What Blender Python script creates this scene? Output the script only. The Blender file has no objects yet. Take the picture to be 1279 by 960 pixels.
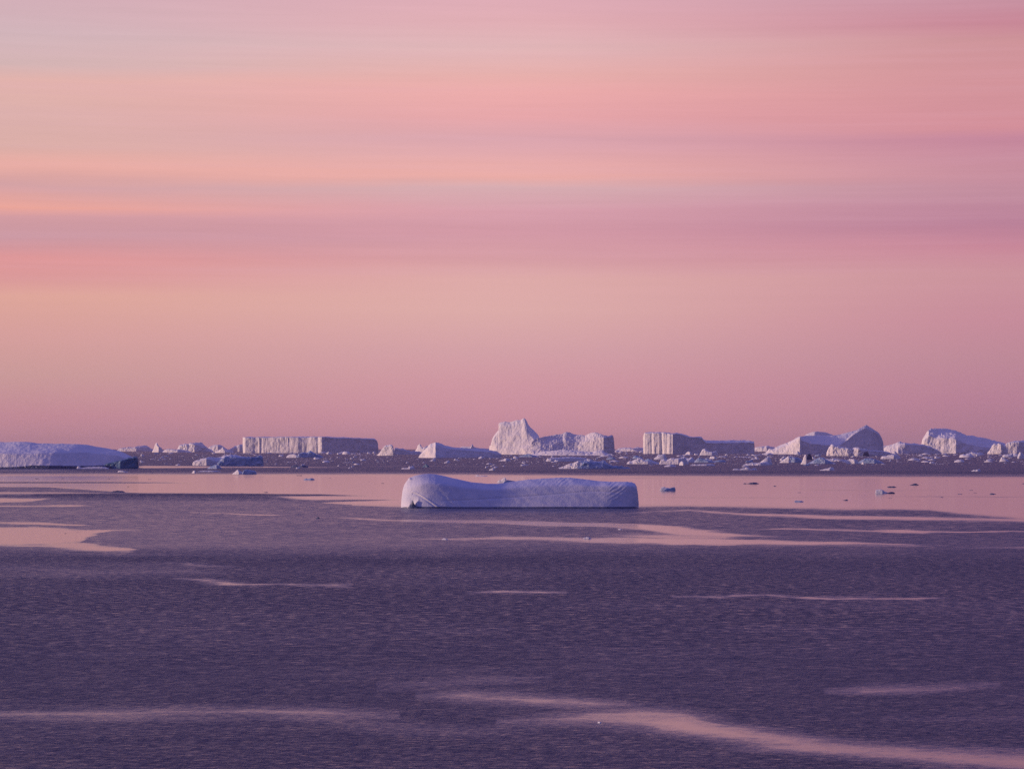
import bpy, math, random
import numpy as np

# ------------------------------------------------------------------ scale of the place
F = 1279 * 100 / 36.0          # focal length in picture columns (100 mm lens, 36 mm sensor)
HOR, CX = 560.0, 639.5         # horizon row, centre column
CAMH = 15.0                    # eye height above the sea (ship's deck)
scene = bpy.context.scene
COL = scene.collection
SUN_AZ = (-0.999, -0.03)      # horizontal direction towards the sun
SUN_EL = math.radians(5.0)

def dist(row): return CAMH * F / (row - HOR)
def water_point(px, row):
    D = dist(row)
    return ((px - CX) * D / F, D)

def lin(c):
    r = []
    for v in c:
        v /= 255.0
        r.append(v / 12.92 if v <= 0.04045 else ((v + 0.055) / 1.055) ** 2.4)
    return (r[0], r[1], r[2], 1.0)

# ------------------------------------------------------------------ noise
def _hash(i, j, k, s):
    n = (i * 374761393 + j * 668265263 + k * 2147483647 + s * 1274126177) & 0xFFFFFFFF
    n = ((n ^ (n >> 13)) * 1274126177) & 0xFFFFFFFF
    n = ((n ^ (n >> 16)) * 2246822519) & 0xFFFFFFFF
    return ((n ^ (n >> 15)) & 0xFFFFFF) / float(0xFFFFFF)

def vnoise(x, y, z, s=0):
    xi, yi, zi = (np.floor(a).astype(np.int64) for a in (x, y, z))
    fx, fy, fz = x - xi, y - yi, z - zi
    fx, fy, fz = (a * a * (3 - 2 * a) for a in (fx, fy, fz))
    r = 0
    for a in (0, 1):
        for b in (0, 1):
            for c in (0, 1):
                w = (fx if a else 1 - fx) * (fy if b else 1 - fy) * (fz if c else 1 - fz)
                r = r + w * _hash(xi + a, yi + b, zi + c, s)
    return r * 2 - 1

def fbm(x, y, z, s=0, octv=4):
    r, a, f = 0, 1.0, 1.0
    for o in range(octv):
        r = r + a * vnoise(x * f, y * f, z * f, s + o * 17)
        a *= 0.5; f *= 2.03
    return r

# ------------------------------------------------------------------ objects
def tag(o, label=None, cat=None, group=None, kind=None):
    if label: o['label'] = label
    if cat: o['category'] = cat
    if group: o['group'] = group
    if kind: o['kind'] = kind
    return o

def mesh_obj(name, V, faces, mat, loc=(0, 0, 0), parent=None, smooth=False):
    me = bpy.data.meshes.new(name)
    me.from_pydata([tuple(v) for v in V], [], faces)
    me.materials.append(mat)
    if smooth:
        me.polygons.foreach_set('use_smooth', [True] * len(me.polygons))
    me.update()
    o = bpy.data.objects.new(name, me)
    COL.objects.link(o)
    if parent: o.parent = parent
    else: o.location = loc
    return o

# ------------------------------------------------------------------ materials
def new_mat(name):
    m = bpy.data.materials.new(name); m.use_nodes = True
    return m, m.node_tree.nodes, m.node_tree.links, m.node_tree.nodes['Principled BSDF']

def ice_mat(name, c1, c2, scale, rough=0.6, bump=0.3, bscale=1.0, dist_=0.3, spec=0.3, stretch=(1, 1, 1)):
    m, N, L, b = new_mat(name)
    tc = N.new('ShaderNodeTexCoord')
    mp = N.new('ShaderNodeMapping'); mp.inputs['Scale'].default_value = stretch
    L.new(tc.outputs['Object'], mp.inputs[0])
    n = N.new('ShaderNodeTexNoise'); n.inputs['Scale'].default_value = scale
    n.inputs['Detail'].default_value = 6; n.inputs['Roughness'].default_value = 0.65
    L.new(mp.outputs[0], n.inputs['Vector'])
    r = N.new('ShaderNodeValToRGB')
    r.color_ramp.elements[0].position = 0.36; r.color_ramp.elements[0].color = (*c1, 1)
    r.color_ramp.elements[1].position = 0.62; r.color_ramp.elements[1].color = (*c2, 1)
    L.new(n.outputs['Fac'], r.inputs[0]); L.new(r.outputs[0], b.inputs['Base Color'])
    n2 = N.new('ShaderNodeTexNoise'); n2.inputs['Scale'].default_value = bscale
    n2.inputs['Detail'].default_value = 8; n2.inputs['Roughness'].default_value = 0.6
    L.new(mp.outputs[0], n2.inputs['Vector'])
    bp = N.new('ShaderNodeBump'); bp.inputs['Strength'].default_value = bump; bp.inputs['Distance'].default_value = dist_
    L.new(n2.outputs['Fac'], bp.inputs['Height']); L.new(bp.outputs[0], b.inputs['Normal'])
    b.inputs['Roughness'].default_value = rough; b.inputs['IOR'].default_value = 1.31
    b.inputs['Specular IOR Level'].default_value = spec
    return m

M_NEAR = ice_mat('near_ice', (0.60, 0.67, 0.85), (0.73, 0.77, 0.89), 0.22, 0.55, 0.7, 2.6, 0.12, 0.3, (1, 1, 1.6))
M_SNOW = ice_mat('berg_snow', (0.76, 0.79, 0.84), (0.83, 0.84, 0.86), 0.02, 0.7, 0.5, 0.08, 3.0)
M_CLIFF = ice_mat('berg_cliff', (0.65, 0.68, 0.75), (0.82, 0.82, 0.84), 0.035, 0.6, 0.7, 0.10, 4.0, 0.3, (1, 1, 0.35))
M_CHUNK = ice_mat('floe_snow', (0.70, 0.75, 0.82), (0.85, 0.86, 0.88), 0.25, 0.6, 0.4, 0.8, 0.5)
M_BLUE = ice_mat('blue_ice_and_shade', (0.19, 0.32, 0.54), (0.50, 0.61, 0.77), 0.12, 0.35, 0.5, 0.5, 0.6, 0.5)  # blue ice, also used to paint the shaded side of some pieces
M_TEAL = ice_mat('teal_ice', (0.05, 0.12, 0.23), (0.15, 0.27, 0.42), 0.15, 0.3, 0.6, 0.4, 0.8, 0.5)
M_DARK = ice_mat('glassy_ice_and_shade', (0.04, 0.06, 0.14), (0.16, 0.20, 0.33), 0.6, 0.25, 0.4, 1.0, 0.4, 0.5)  # dark ice, also the painted dark of hollows
M_WET_SHADE = ice_mat('wet_ice_and_shade', (0.04, 0.06, 0.15), (0.10, 0.14, 0.28), 0.8, 0.25, 0.3, 2.0, 0.1, 0.5)  # wet waterline ice, also the painted shade in the cavity

# ------------------------------------------------------------------ lofted ice bodies
def P(pts, x):
    if np.isscalar(pts): return np.full_like(x, float(pts))
    a = np.array(pts, float)
    return np.interp(x, a[:, 0], a[:, 1])

def smooth_rows(A, it):
    for _ in range(it):
        A[1:-1] = 0.25 * A[:-2] + 0.5 * A[1:-1] + 0.25 * A[2:]
    return A

def grid_normals(V):
    du = np.gradient(V, axis=1); dv = np.gradient(V, axis=0)
    n = np.cross(du, dv)
    l = np.linalg.norm(n, axis=2, keepdims=True); l[l == 0] = 1
    return n / l

def loft(row, top, yf, yc, yb, yw=2, wall=0.85, dx=0.8, rows=(3, 16, 14, 9), sm=1, smx=0, amp=0.5, fr=0.25,
         flute=0.0, ff=0.3, crag=0.0, cf=0.15, seed=0, sculpt=None, depth=1.5, fine_ends=False, x0=None, x1=None):
    """cross-sections set side by side along a berg; lengths in picture columns at the berg's own distance.
    returns grid of vertices (world), metres per column, rows of the front wall, base point"""
    D = dist(row); s = D / F
    x0 = top[0][0] if x0 is None else x0; x1 = top[-1][0] if x1 is None else x1
    nc = max(6, int((x1 - x0) / dx) + 1)
    xs = np.linspace(x0, x1, nc)
    if fine_ends:
        t_ = np.linspace(0, 1, nc); xs = x0 + (x1 - x0) * (t_ - .93 * np.sin(2 * np.pi * t_) / (2 * np.pi))
    T = P(top, xs); YF = P(yf, xs) * s; YC = P(yc, xs) * s; YB = P(yb, xs) * s; YW = P(yw, xs) * s; W = P(wall, xs)
    if smx:
        k = np.ones(2 * smx + 1) / (2 * smx + 1)
        def sx(a): return np.convolve(np.pad(a, smx, mode='edge'), k, 'valid')
        YF, YC, YB, YW, W = map(sx, (YF, YC, YB, YW, W))
        k = np.ones(7) / 7; smx = 3; T = sx(T)
    zc = np.maximum(CAMH - (T - HOR) * (D + YF + YC) / F, 0.25 * s)
    u = depth * s * 0.6 + 0.3
    ctl = [(YF, -u + 0 * zc), (YF, 0 * zc), (YF + YW, W * zc), (YF + YC, zc), (YF + YC + 0.55 * YB, 0.6 * zc), (YF + YC + YB, -u + 0 * zc)]
    n = [rows[0], rows[1], rows[2], rows[3] // 2 + 1, rows[3] // 2 + 1]
    Y, Z = [], []
    for i, k in enumerate(n):
        for j in range(k):
            t = j / k
            Y.append(ctl[i][0] * (1 - t) + ctl[i + 1][0] * t); Z.append(ctl[i][1] * (1 - t) + ctl[i + 1][1] * t)
    Y.append(ctl[-1][0]); Z.append(ctl[-1][1])
    Y, Z = smooth_rows(np.array(Y), sm), smooth_rows(np.array(Z), sm)
    PX = np.repeat(xs[None, :], len(Y), 0)
    X = (PX - CX) * (D + Y) / F
    V = np.stack([X, D + Y, Z], 2)
    a, b, c = (X / s, Y / s, Z / s)
    nr = grid_normals(V)
    d = amp * fbm(a * fr, b * fr, c * fr, seed, 4)
    if crag:
        q = 1 - 2 * np.abs(vnoise(a * cf, b * cf, c * cf * 0.8, seed + 71))
        q2 = 1 - 2 * np.abs(vnoise(a * cf * 2.7, b * cf * 2.7, c * cf * 2.2, seed + 72))
        d = d + crag * (q + 0.5 * q2)
    h = np.clip(Z / np.maximum(zc[None, :], 1e-3), 0, 1)
    V = V + nr * (d * s * np.clip(0.35 + c / 2, 0.25, 1))[..., None]
    if flute:
        g = np.abs(vnoise(a * ff, c * 0.02 + 3.1, b * ff * 0.6, seed + 5)) + 0.5 * np.abs(vnoise(a * ff * 2.7, c * 0.05, b * ff, seed + 6))
        mask = np.clip(1 - np.abs(nr[..., 2]) * 1.6, 0, 1)
        hx = nr.copy(); hx[..., 2] = 0
        V = V - hx * (flute * s * g * mask * np.clip(.75 + 1.3 * vnoise(a * .06, b * 0, c * .02, seed + 9), .1, 1.6))[..., None]
    if sculpt: V = sculpt(V, PX, h, nr, s)
    base = np.array([(0.5 * (x0 + x1) - CX) * D / F, D + float(np.mean(YF)), 0.0])
    return V, s, rows[0] + rows[1], base

def quads(nr, nc, r0=0, r1=None):
    r1 = nr - 1 if r1 is None else r1
    return [(r * nc + c, r * nc + c + 1, (r + 1) * nc + c + 1, (r + 1) * nc + c) for r in range(r0, r1) for c in range(nc - 1)]

def sub_mesh(name, V, faces, mat, base, parent=None, smooth=False):
    nr, nc = V.shape[:2]
    P_ = V.reshape(-1, 3) - base
    used = sorted({i for f in faces for i in f}); ix = {u: k for k, u in enumerate(used)}
    return mesh_obj(name, P_[used], [tuple(ix[i] for i in f) for f in faces], mat, tuple(base), parent, smooth)

def caps(V):
    nr, nc = V.shape[:2]
    return [tuple(r * nc for r in range(nr)), tuple(r * nc + nc - 1 for r in range(nr - 1, -1, -1))]

def berg(name, label, cat, row, mats=None, parts=('ice_cliff', 'snow_cap'), smooth=False, group=None, extra=None, split=None, **kw):
    """an iceberg: one mesh, or an Empty with a cliff part and a snow part"""
    V, s, cut, base = loft(row, **kw)
    nr, nc = V.shape[:2]
    if parts is None:
        o = sub_mesh(name, V, quads(nr, nc) + caps(V), mats or M_CHUNK, base, None, smooth)
        return tag(o, label, cat, group)
    cut = cut if split is None else split
    root = bpy.data.objects.new(name, None); COL.objects.link(root); root.location = tuple(base)
    tag(root, label, cat, group)
    ma, mb = mats or (M_CLIFF, M_SNOW)
    sub_mesh(parts[0], V, quads(nr, nc, 0, cut) + caps(V), ma, base, root, smooth)
    sub_mesh(parts[1], V, quads(nr, nc, cut, nr - 1), mb, base, root, smooth)
    if extra: extra(root, base, V, s)
    return root

def part_loft(name, root, base, row, mat, smooth=False, **kw):
    V, s, cut, b = loft(row, **kw)
    nr, nc = V.shape[:2]
    return sub_mesh(name, V, quads(nr, nc) + caps(V), mat, base, root, smooth)

exec_order = []
# ================================================================== the near whale-backed iceberg
def near_sculpt(V, PX, h, nr, s):
    x, y, z = V[..., 0], V[..., 1], V[..., 2]
    zz = z / s
    px = PX
    d = np.zeros_like(px)
    front = np.clip(-nr[..., 1], 0, 1)
    # raised crease running from the cavity up and to the right
    t = np.clip((px - 517) / 30, 0, 1); zl = 20 - 19 * t ** 1.25
    inb = (px > 515) & (px < 549)
    d += np.where(inb, 0.5 * np.exp(-((zz - zl) / 0.9) ** 2) - 0.55 * np.exp(-((zz - zl + 2.2) / 1.3) ** 2), 0) * front
    # hollow under the crease and a pillar beside it
    d -= 2.6 * np.exp(-((px - 515.5) / 2.6) ** 2 - ((zz - 3) / 6) ** 2) * front
    d += 1.3 * np.exp(-((px - 522.5) / 1.6) ** 2 - ((zz - 4) / 7) ** 2) * front
    # slanting dents
    for k, (xa, w, a) in enumerate(((556, 2.0, .55), (563, 1.7, .45), (571, 2.2, .6), (578, 2.0, .4), (601, 3.0, .5), (607, 1.6, -.35))):
        xl = xa + (14 - zz) * 0.75
        d -= 0.9 * a * np.exp(-((px - xl) / (1.5 * w)) ** 2) * np.exp(-((zz - 8) / 8) ** 2) * front
    # a faint former waterline curving up to the right
    zl = 9 + 13 * np.clip((px - 560) / 190, 0, 1) ** 1.3 - 4 * np.clip((px - 730) / 60, 0, 1)
    m = np.clip((px - 545) / 20, 0, 1) * np.clip((785 - px) / 20, 0, 1)
    d -= 0.45 * m * np.exp(-((zz - zl) / 1.1) ** 2) * front
    # scalloped melt ripples slanting across the top and the right end
    ph = (px * 0.8 - zz * 1.05 + 2.2 * fbm(px * 0.045, zz * 0.06, px * 0, 3, 3)) * 1.15
    m = np.clip((px - 625) / 40, 0, 1) * np.clip((zz - 20) / 8, 0.0, 1) * np.clip((735 - px) / 25, 0, 1)
    m2 = np.clip((px - 738) / 20, 0, 1) * np.clip((zz - 6) / 10, 0, 1)
    d += 0.08 * np.sin(ph) * np.maximum(m, 1.3 * m2) * np.clip(.55 + 1.2 * vnoise(px * .09, zz * .13, px * 0, 44), 0, 1.3)
    ph3 = (px * 0.35 + zz * 0.6 + 3 * vnoise(px * 0.05, zz * 0.09, px * 0, 9))
    d += 0.07 * np.sin(ph3) * np.clip((px - 530) / 30, 0, 1)
    # knobs on the shoulder at the left
    d += 0.9 * np.exp(-((px - 512) / 2.0) ** 2 - ((zz - 36) / 1.5) ** 2)
    V = V + nr * (d * s)[..., None]
    return V

V, s, cut, base = loft(634.2,
    top=[(501, 628), (501.6, 620), (503, 610), (505, 603.5), (508, 598.5), (512, 594.8), (518, 592), (526, 590.3), (535, 589.6), (544, 590.4), (556, 593), (570, 596.5), (590, 600.8), (607, 602.6), (622, 602.8),
         (640, 600), (660, 597.2), (680, 595.6), (700, 594.6), (715, 595), (730, 597), (748, 599.3), (765, 600.2), (782, 600.4), (789, 601.2), (793, 603), (795.3, 607), (796.8, 616), (798, 629)],
    yf=[(501, 34), (501.7, 29), (503, 24), (506, 18), (511, 12), (520, 6), (532, 1.5), (548, 0.6), (568, 0.3), (592, 3.4), (612, 5), (640, 4), (680, 1), (720, -1), (760, -1.4), (782, 1), (790, 4), (795, 9), (798, 16)],
    yc=[(501, 2), (506, 9), (515, 17), (535, 26), (560, 27), (600, 22), (640, 26), (700, 30), (760, 26), (790, 18), (798, 4)],
    yb=[(501, 2), (508, 18), (530, 34), (780, 34), (798, 8)],
    yw=[(501, 1), (512, 5), (535, 8), (570, 9), (610, 9), (640, 10), (700, 12), (740, 9), (780, 4), (798, 1)], wall=[(501, .6), (535, .7), (610, .74), (700, .72), (760, .82), (798, .85)],
    dx=0.5, rows=(5, 56, 40, 26), sm=28, smx=14, fine_ends=True, amp=0.30, fr=0.055, seed=4, sculpt=near_sculpt, depth=3)
nr_, nc_ = V.shape[:2]
root = bpy.data.objects.new('iceberg', None); COL.objects.link(root); root.location = tuple(base)
tag(root, 'large smooth whale-backed iceberg with a domed left end, alone before the pink calm water', 'iceberg')
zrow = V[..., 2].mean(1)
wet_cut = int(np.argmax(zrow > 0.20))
sub_mesh('ice_body', V, quads(nr_, nc_, wet_cut, nr_ - 1) + caps(V), M_NEAR, base, root, True)
sub_mesh('wet_waterline', V, quads(nr_, nc_, 0, wet_cut), M_WET_SHADE, base, root, True)
part_loft('cavity_shade', root, base, 634.2, M_WET_SHADE, top=[(510, 633), (512, 630), (514, 627.5), (515.5, 624), (517, 628), (519, 631), (521, 633)], yf=[(510, 6.5), (515, 4.0), (521, 2.4)], yc=2.5, yb=4, yw=.8, dx=.4, rows=(2, 10, 6, 4), amp=.25, seed=8)  # dark solid set in the hollow, its colour standing for the shade

# ================================================================== the long low iceberg at the left edge
def left_extra(root, base, V, s):
    t = part_loft('teal_ledge', root, base, 585.0, M_TEAL, top=[(126, 583), (133, 579), (142, 576.5), (152, 574), (162, 571.5), (168, 570), (171.5, 570.3), (172.3, 575), (172.6, 583)],
              yf=[(126, 8), (150, 2), (172.6, 6)], yc=8, yb=10, yw=1.5, wall=.9, amp=.6, fr=.3, crag=.35, cf=.25, seed=12)
    part_loft('dark_waterline', root, base, 585.0, M_DARK, top=[(-60, 583.4), (-10, 583.2), (5, 583.0), (20, 582.6), (34, 581.6), (40, 580.8), (60, 581), (95, 581.4), (110, 581.6), (128, 580.6), (140, 582)],
              yf=[(-60, 22), (0, 9), (60, -1.0), (100, 0), (140, 4)], yc=3, yb=3, yw=.5, wall=.9, amp=.35, fr=.5, seed=13)
    part_loft('shelf_ice', root, base, 585.2, M_CHUNK, top=[(96, 584), (97.5, 581.5), (99.5, 582), (101, 583.6), (108, 583), (120, 582.4), (127, 582.2), (133, 583.2), (136, 584.6)], yf=[(96, -2), (136, -4)], yc=4, yb=4, yw=1, amp=.2, seed=14)
berg('iceberg', 'long low snow-covered iceberg with a teal ledge at its tip, at the left edge', 'iceberg', 585.0,
     parts=('lower_slope', 'snow_cap'), mats=(M_CLIFF, M_SNOW), extra=left_extra,
     top=[(-75, 556), (-60, 553), (-20, 551), (0, 550.4), (40, 551.4), (70, 552.6), (98, 553.2), (106, 554), (116, 556), (130, 558.2), (145, 561), (158, 566), (167, 571), (171, 578)],
     yf=[(-75, 60), (-30, 24), (0, 12), (40, 2), (68, 0), (100, 14), (140, 24), (171, 30)], yc=[(-75, 10), (-40, 60), (60, 66), (98, 50), (140, 34), (171, 6)], yb=[(-75, 6), (-40, 60), (140, 40), (171, 6)],
     yw=[(-75, 4), (40, 17), (100, 20), (150, 8), (171, 2)], wall=[(-75, .5), (60, .58), (100, .66), (171, .7)], rows=(3, 24, 22, 10), sm=5, smx=22, amp=1.0, fr=.045, crag=.15, cf=.06, seed=21)

# ================================================================== far bergs behind
berg('tabular_iceberg', 'long flat-topped tabular iceberg, left wall sunlit and right wall in shade', 'iceberg', 565.6,
     top=[(303.4, 546.5), (304, 545.6), (330, 545.3), (365, 545.0), (402, 545.0), (415, 545.3), (440, 546.2), (462, 547.2), (468, 548), (471, 550), (472.6, 554), (473, 560)],
     yf=[(303.4, 60), (304, 46), (306, 40), (315, 37.5), (319, 37.4), (323, 35), (350, 24), (372, 15.4), (377, 15.2), (384, 13.2), (390, 9), (395, 7), (397, 7.2), (400, 2), (402, 0), (410, 8), (440, 27), (473, 50)],
     yc=[(303.4, 3), (312, 16), (402, 22), (460, 16), (473, 4)], yb=[(303.4, 8), (330, 60), (402, 110), (450, 50), (473, 8)], yw=.8, wall=.96,
     dx=.5, rows=(2, 22, 8, 6), sm=1, amp=.55, fr=.16, flute=1.0, ff=.24, seed=31)
berg('block_iceberg', 'square-shouldered block iceberg with a sunlit left wall and long low shaded right wing', 'iceberg', 566.6,
     top=[(803.6, 545), (804.6, 540.5), (806, 539.6), (815, 539.4), (830, 539.2), (840, 540.6), (845, 540.2), (850, 541.2), (858, 543.6), (862, 545.2), (872, 545), (876.5, 545.6), (879, 548.5), (884, 549.5), (895, 549.6), (936, 549.2), (938, 550.2), (942, 550.6), (942.8, 556), (943, 562)],
     yf=[(803.6, 30), (805, 22), (809, 19.5), (814, 18), (816, 14.5), (823, 12), (826, 12.6), (828.5, 8), (833, 6.4), (836, 2.6), (839, 1.6), (840, 0), (845, 4), (856, 12), (858, 10.6), (876, 20), (885, 24), (943, 46)],
     yc=[(803.6, 4), (812, 12), (840, 14), (876, 14), (884, 26), (930, 30), (943, 6)], yb=[(803.6, 6), (820, 40), (880, 40), (943, 10)], yw=.9, wall=[(803, .95), (876, .95), (882, .80), (943, .82)],
     dx=.5, rows=(2, 24, 12, 6), sm=1, amp=.5, fr=.2, flute=1.1, ff=.36, seed=35)

def peak_extra(root, base, V, s):
    part_loft('ice_ridge', root, base, 567.4, M_CLIFF, top=[(664, 552), (668, 547.5), (672, 545.5), (678, 545.5), (688, 542.3), (694, 541.5), (703, 541.2), (707.5, 538.2), (711, 538.6), (716, 541), (722, 542), (731, 543.6), (735, 541), (743, 539.2), (746, 540.2), (752, 542.6), (758, 544.2), (764.5, 543.6), (766.2, 546), (767, 556), (767.4, 563)],
              yf=[(664, -18), (675, -21.5), (690, -20.5), (703, -20), (712, -20), (722, -21), (733, -26), (745, -32), (754, -35), (757, -33), (767.4, -16)], yc=[(664, 8), (690, 20), (730, 18), (750, 10), (767, 4)], yb=[(664, 20), (740, 20), (767.4, 6)], yw=[(664, 8), (700, 9), (735, 6), (757, 2), (767, 1)], wall=[(664, .55), (720, .6), (745, .75), (760, .92), (767, .95)],
              dx=.5, rows=(2, 26, 16, 8), sm=2, amp=.7, fr=.2, crag=.3, cf=.13, seed=43)
    part_loft('snow_foot', root, base, 568.6, M_SNOW, top=[(664, 567), (676, 564), (690, 562.5), (705, 561), (722, 562.6), (740, 564), (748, 561.6), (752, 561.2), (755, 564), (758, 567)],
              yf=[(664, -6), (690, -22), (758, -44)], yc=8, yb=10, yw=3, wall=.5, amp=.5, fr=.3, seed=44)
berg('peaked_iceberg', 'tallest iceberg, a blocky sunlit peak joined to a lower jagged ridge', 'iceberg', 567.4,
     parts=('ice_face', 'shaded_back'), mats=(M_CLIFF, M_SNOW), extra=peak_extra,
     top=[(611, 566), (612, 557), (613.5, 556), (615.5, 546), (619, 540), (622.5, 536), (623.6, 528), (626, 526.2), (634, 526.2), (640, 524.6), (646, 524.6), (650.5, 523.8), (653, 522), (655.5, 522), (657.6, 524.4), (659.5, 528), (663, 533.6), (668, 538.2), (672.5, 543.5), (674, 548), (676, 556), (677.5, 564)],
     yf=[(611, 50), (613, 42), (618, 36), (640, 20), (660, 6), (675, 0), (677.5, 8)], yc=[(611, 3), (620, 12), (652, 20), (658, 22), (667, 24), (674, 22), (677.5, 4)], yb=[(611, 6), (630, 26), (650, 30), (677.5, 24)],
     yw=[(611, 1), (620, 8), (652, 16), (660, 13), (675, 2)], wall=[(611, .8), (650, .86), (656, .88), (662, .72), (669, .55), (675, .6)], dx=.5, rows=(2, 34, 10, 10), sm=2, amp=.6, fr=.16, crag=.5, cf=.09, seed=41)

berg('wedge_iceberg', 'slanted wedge iceberg with a tilted sunlit slab face and long shaded tail', 'iceberg', 571.6,
     top=[(523, 571), (524.5, 568.6), (530, 562), (535, 556.5), (538, 553.6), (543, 552.2), (547, 552), (551, 553.6), (556, 556), (563, 557.6), (575, 558.6), (590, 559.6), (605, 560.8), (620, 563), (626, 567)],
     yf=[(523, 32), (530, 24), (541, 6), (544, 0), (550, 3), (560, 8), (600, 16), (626, 26)], yc=[(523, 1), (533, 8), (541, 17), (547, 22), (556, 16), (600, 14), (626, 3)], yb=[(523, 3), (540, 22), (600, 20), (626, 3)],
     yw=[(523, .4), (535, 4), (541, 11), (548, 14), (560, 6), (626, 2)], wall=[(523, .6), (545, .8), (556, .78), (626, .7)], dx=.5, rows=(2, 20, 12, 8), sm=2, amp=.45, fr=.25, crag=.25, cf=.2, seed=51)

berg('block_iceberg', 'small cream-lit blocky iceberg just right of the tabular iceberg', 'iceberg', 568.8,
     top=[(470.5, 568.4), (474, 566), (477, 561), (479.5, 557.6), (482, 555.8), (489, 555.2), (491, 557), (492, 562), (493, 567.6)],
     yf=[(470.5, 14), (480, 6), (491, 0), (493, 3)], yc=[(470.5, 1), (482, 6), (493, 3)], yb=[(470.5, 2), (482, 12), (493, 6)], yw=1.2, wall=.86, dx=.4, rows=(2, 16, 8, 6), amp=.5, fr=.3, crag=.35, cf=.25, seed=55)
berg('low_iceberg', 'low bluish shaded iceberg between the small cream block and the slanted wedge', 'iceberg', 567.4, parts=None, mats=M_CLIFF,
     top=[(491, 566), (493, 559), (496, 558.4), (499, 560), (503, 559.8), (507, 561.4), (512, 563), (524, 563.6), (531, 565.6)],
     yf=[(491, 0), (531, 18)], yc=6, yb=10, yw=1.5, wall=.8, dx=.5, rows=(2, 10, 6, 4), amp=.45, fr=.3, seed=57)
berg('peaked_iceberg', 'tiny pale twin-pinnacle iceberg far off just behind the slanted wedge', 'iceberg', 564.4, parts=None, mats=M_SNOW,
     top=[(518, 563.6), (520, 561), (522, 555.6), (524, 553.6), (526, 555.4), (527.5, 558.4), (530, 558), (533, 556.4), (536, 557), (539, 560.4), (541, 563)],
     yf=[(518, 16), (530, 4), (541, 9)], yc=5, yb=8, yw=2, wall=.7, dx=.4, rows=(2, 12, 6, 4), amp=.4, fr=.4, seed=58)
berg('low_iceberg', 'pale flat iceberg with a dark upright stub, above the tail of the slanted wedge', 'iceberg', 564.2, parts=None, mats=M_SNOW,
     top=[(572, 562), (575, 558.2), (579, 557.2), (587, 557.6), (588.4, 557.2), (589.2, 554.6), (590.8, 554.4), (591.6, 557.6), (596, 559), (612, 560.2), (618, 562.6)],
     yf=[(572, 10), (588, 0), (618, 12)], yc=4, yb=8, yw=1, wall=.85, dx=.4, rows=(2, 10, 5, 4), amp=.25, fr=.4, seed=59)

# dark-peaked group at the right
def right_extra(root, base, V, s):
    part_loft('snow_dome', root, base, 565.0, M_SNOW, top=[(1000, 546), (1006, 542), (1010, 539.4), (1016, 537.4), (1022, 537.2), (1030, 538.4), (1036, 540), (1044, 544)], yf=[(1000, 12), (1018, 6), (1044, 12)], yc=12, yb=20, yw=5, wall=.7, amp=.5, fr=.2, sm=6, seed=63)
    part_loft('dark_peak', root, base, 567.0, M_CLIFF, top=[(1044, 560), (1050, 553.6), (1058, 548), (1064, 542), (1071, 536.6), (1078, 532.6), (1082, 530.2), (1085, 532.4), (1092, 536.6), (1098, 541), (1101, 546), (1103, 552), (1103.6, 562)],
              yf=[(1044, 0), (1060, 4), (1082, 12), (1103.6, 26)], yc=[(1044, 3), (1060, 8), (1082, 14), (1103.6, 5)], yb=[(1044, 30), (1082, 40), (1103.6, 14)], yw=[(1044, 1), (1060, 4), (1082, 9), (1103, 2)], wall=[(1044, .9), (1080, .9), (1103, .9)],
              dx=.5, rows=(2, 24, 6, 8), sm=0, amp=.35, fr=.2, crag=.2, cf=.12, seed=64)
    part_loft('lit_ramp', root, base, 567.0, M_SNOW, top=[(956, 566), (958, 563.5), (961, 560.4), (963, 559.8), (966, 560), (972, 557), (980, 554), (988, 550.6), (994, 547), (998, 545), (1000, 544.6), (1000.8, 553), (1001, 563)],
              yf=[(956, 30), (966, 22), (985, 10), (999, 0), (1001, 1)], yc=[(956, 3), (975, 12), (1001, 10)], yb=[(956, 6), (975, 20), (1001, 30)], yw=[(956, 1), (980, 4), (1000, 2)], wall=[(956, .6), (985, .75), (1000, .95)], dx=.5, rows=(2, 20, 10, 8), sm=1, amp=.5, fr=.25, crag=.3, cf=.2, seed=65)
berg('peaked_iceberg', 'dark-peaked iceberg at right with a cream sunlit ramp and a snow terrace between', 'iceberg', 567.0, extra=right_extra,
     top=[(999, 548), (1000, 545), (1006, 543.4), (1020, 543), (1035, 543.2), (1046, 542.4), (1056, 540), (1066, 537), (1074, 535), (1078, 534.6), (1084, 538), (1090, 546)],
     yf=[(999, 0), (1006, 3), (1033, 8), (1060, 12), (1090, 20)], yc=[(999, 14), (1020, 30), (1090, 30)], yb=30, yw=1, wall=[(999, .88), (1003, .70), (1012, .55), (1033, .48), (1060, .4), (1090, .4)], dx=.5, rows=(2, 20, 18, 6), sm=1, amp=.4, fr=.2, flute=.9, ff=.25, seed=61)
def lit_block_extra(root, base, V, s):
    part_loft('shaded_block', root, base, 569.4, M_CLIFF, top=[(1071, 566), (1072, 559.4), (1075, 559.6), (1080, 560.4), (1086, 562), (1096, 562.6), (1103, 563), (1110, 564.5), (1118, 567.6)], yf=[(1071, 0), (1118, 12)], yc=6, yb=8, yw=1, wall=.85, amp=.5, fr=.35, crag=.4, cf=.3, seed=72, dx=.5)
    part_loft('hollow_shade', root, base, 569.6, M_DARK, top=[(1077.5, 568.4), (1078.5, 565), (1081, 563.6), (1084, 564), (1085.5, 567), (1086, 568.6)], yf=[(1077, -1.2), (1086, 1.2)], yc=1.5, yb=3, yw=.5, amp=.15, seed=73, dx=.4)  # dark body in place of a hole, shade put in as colour
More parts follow.
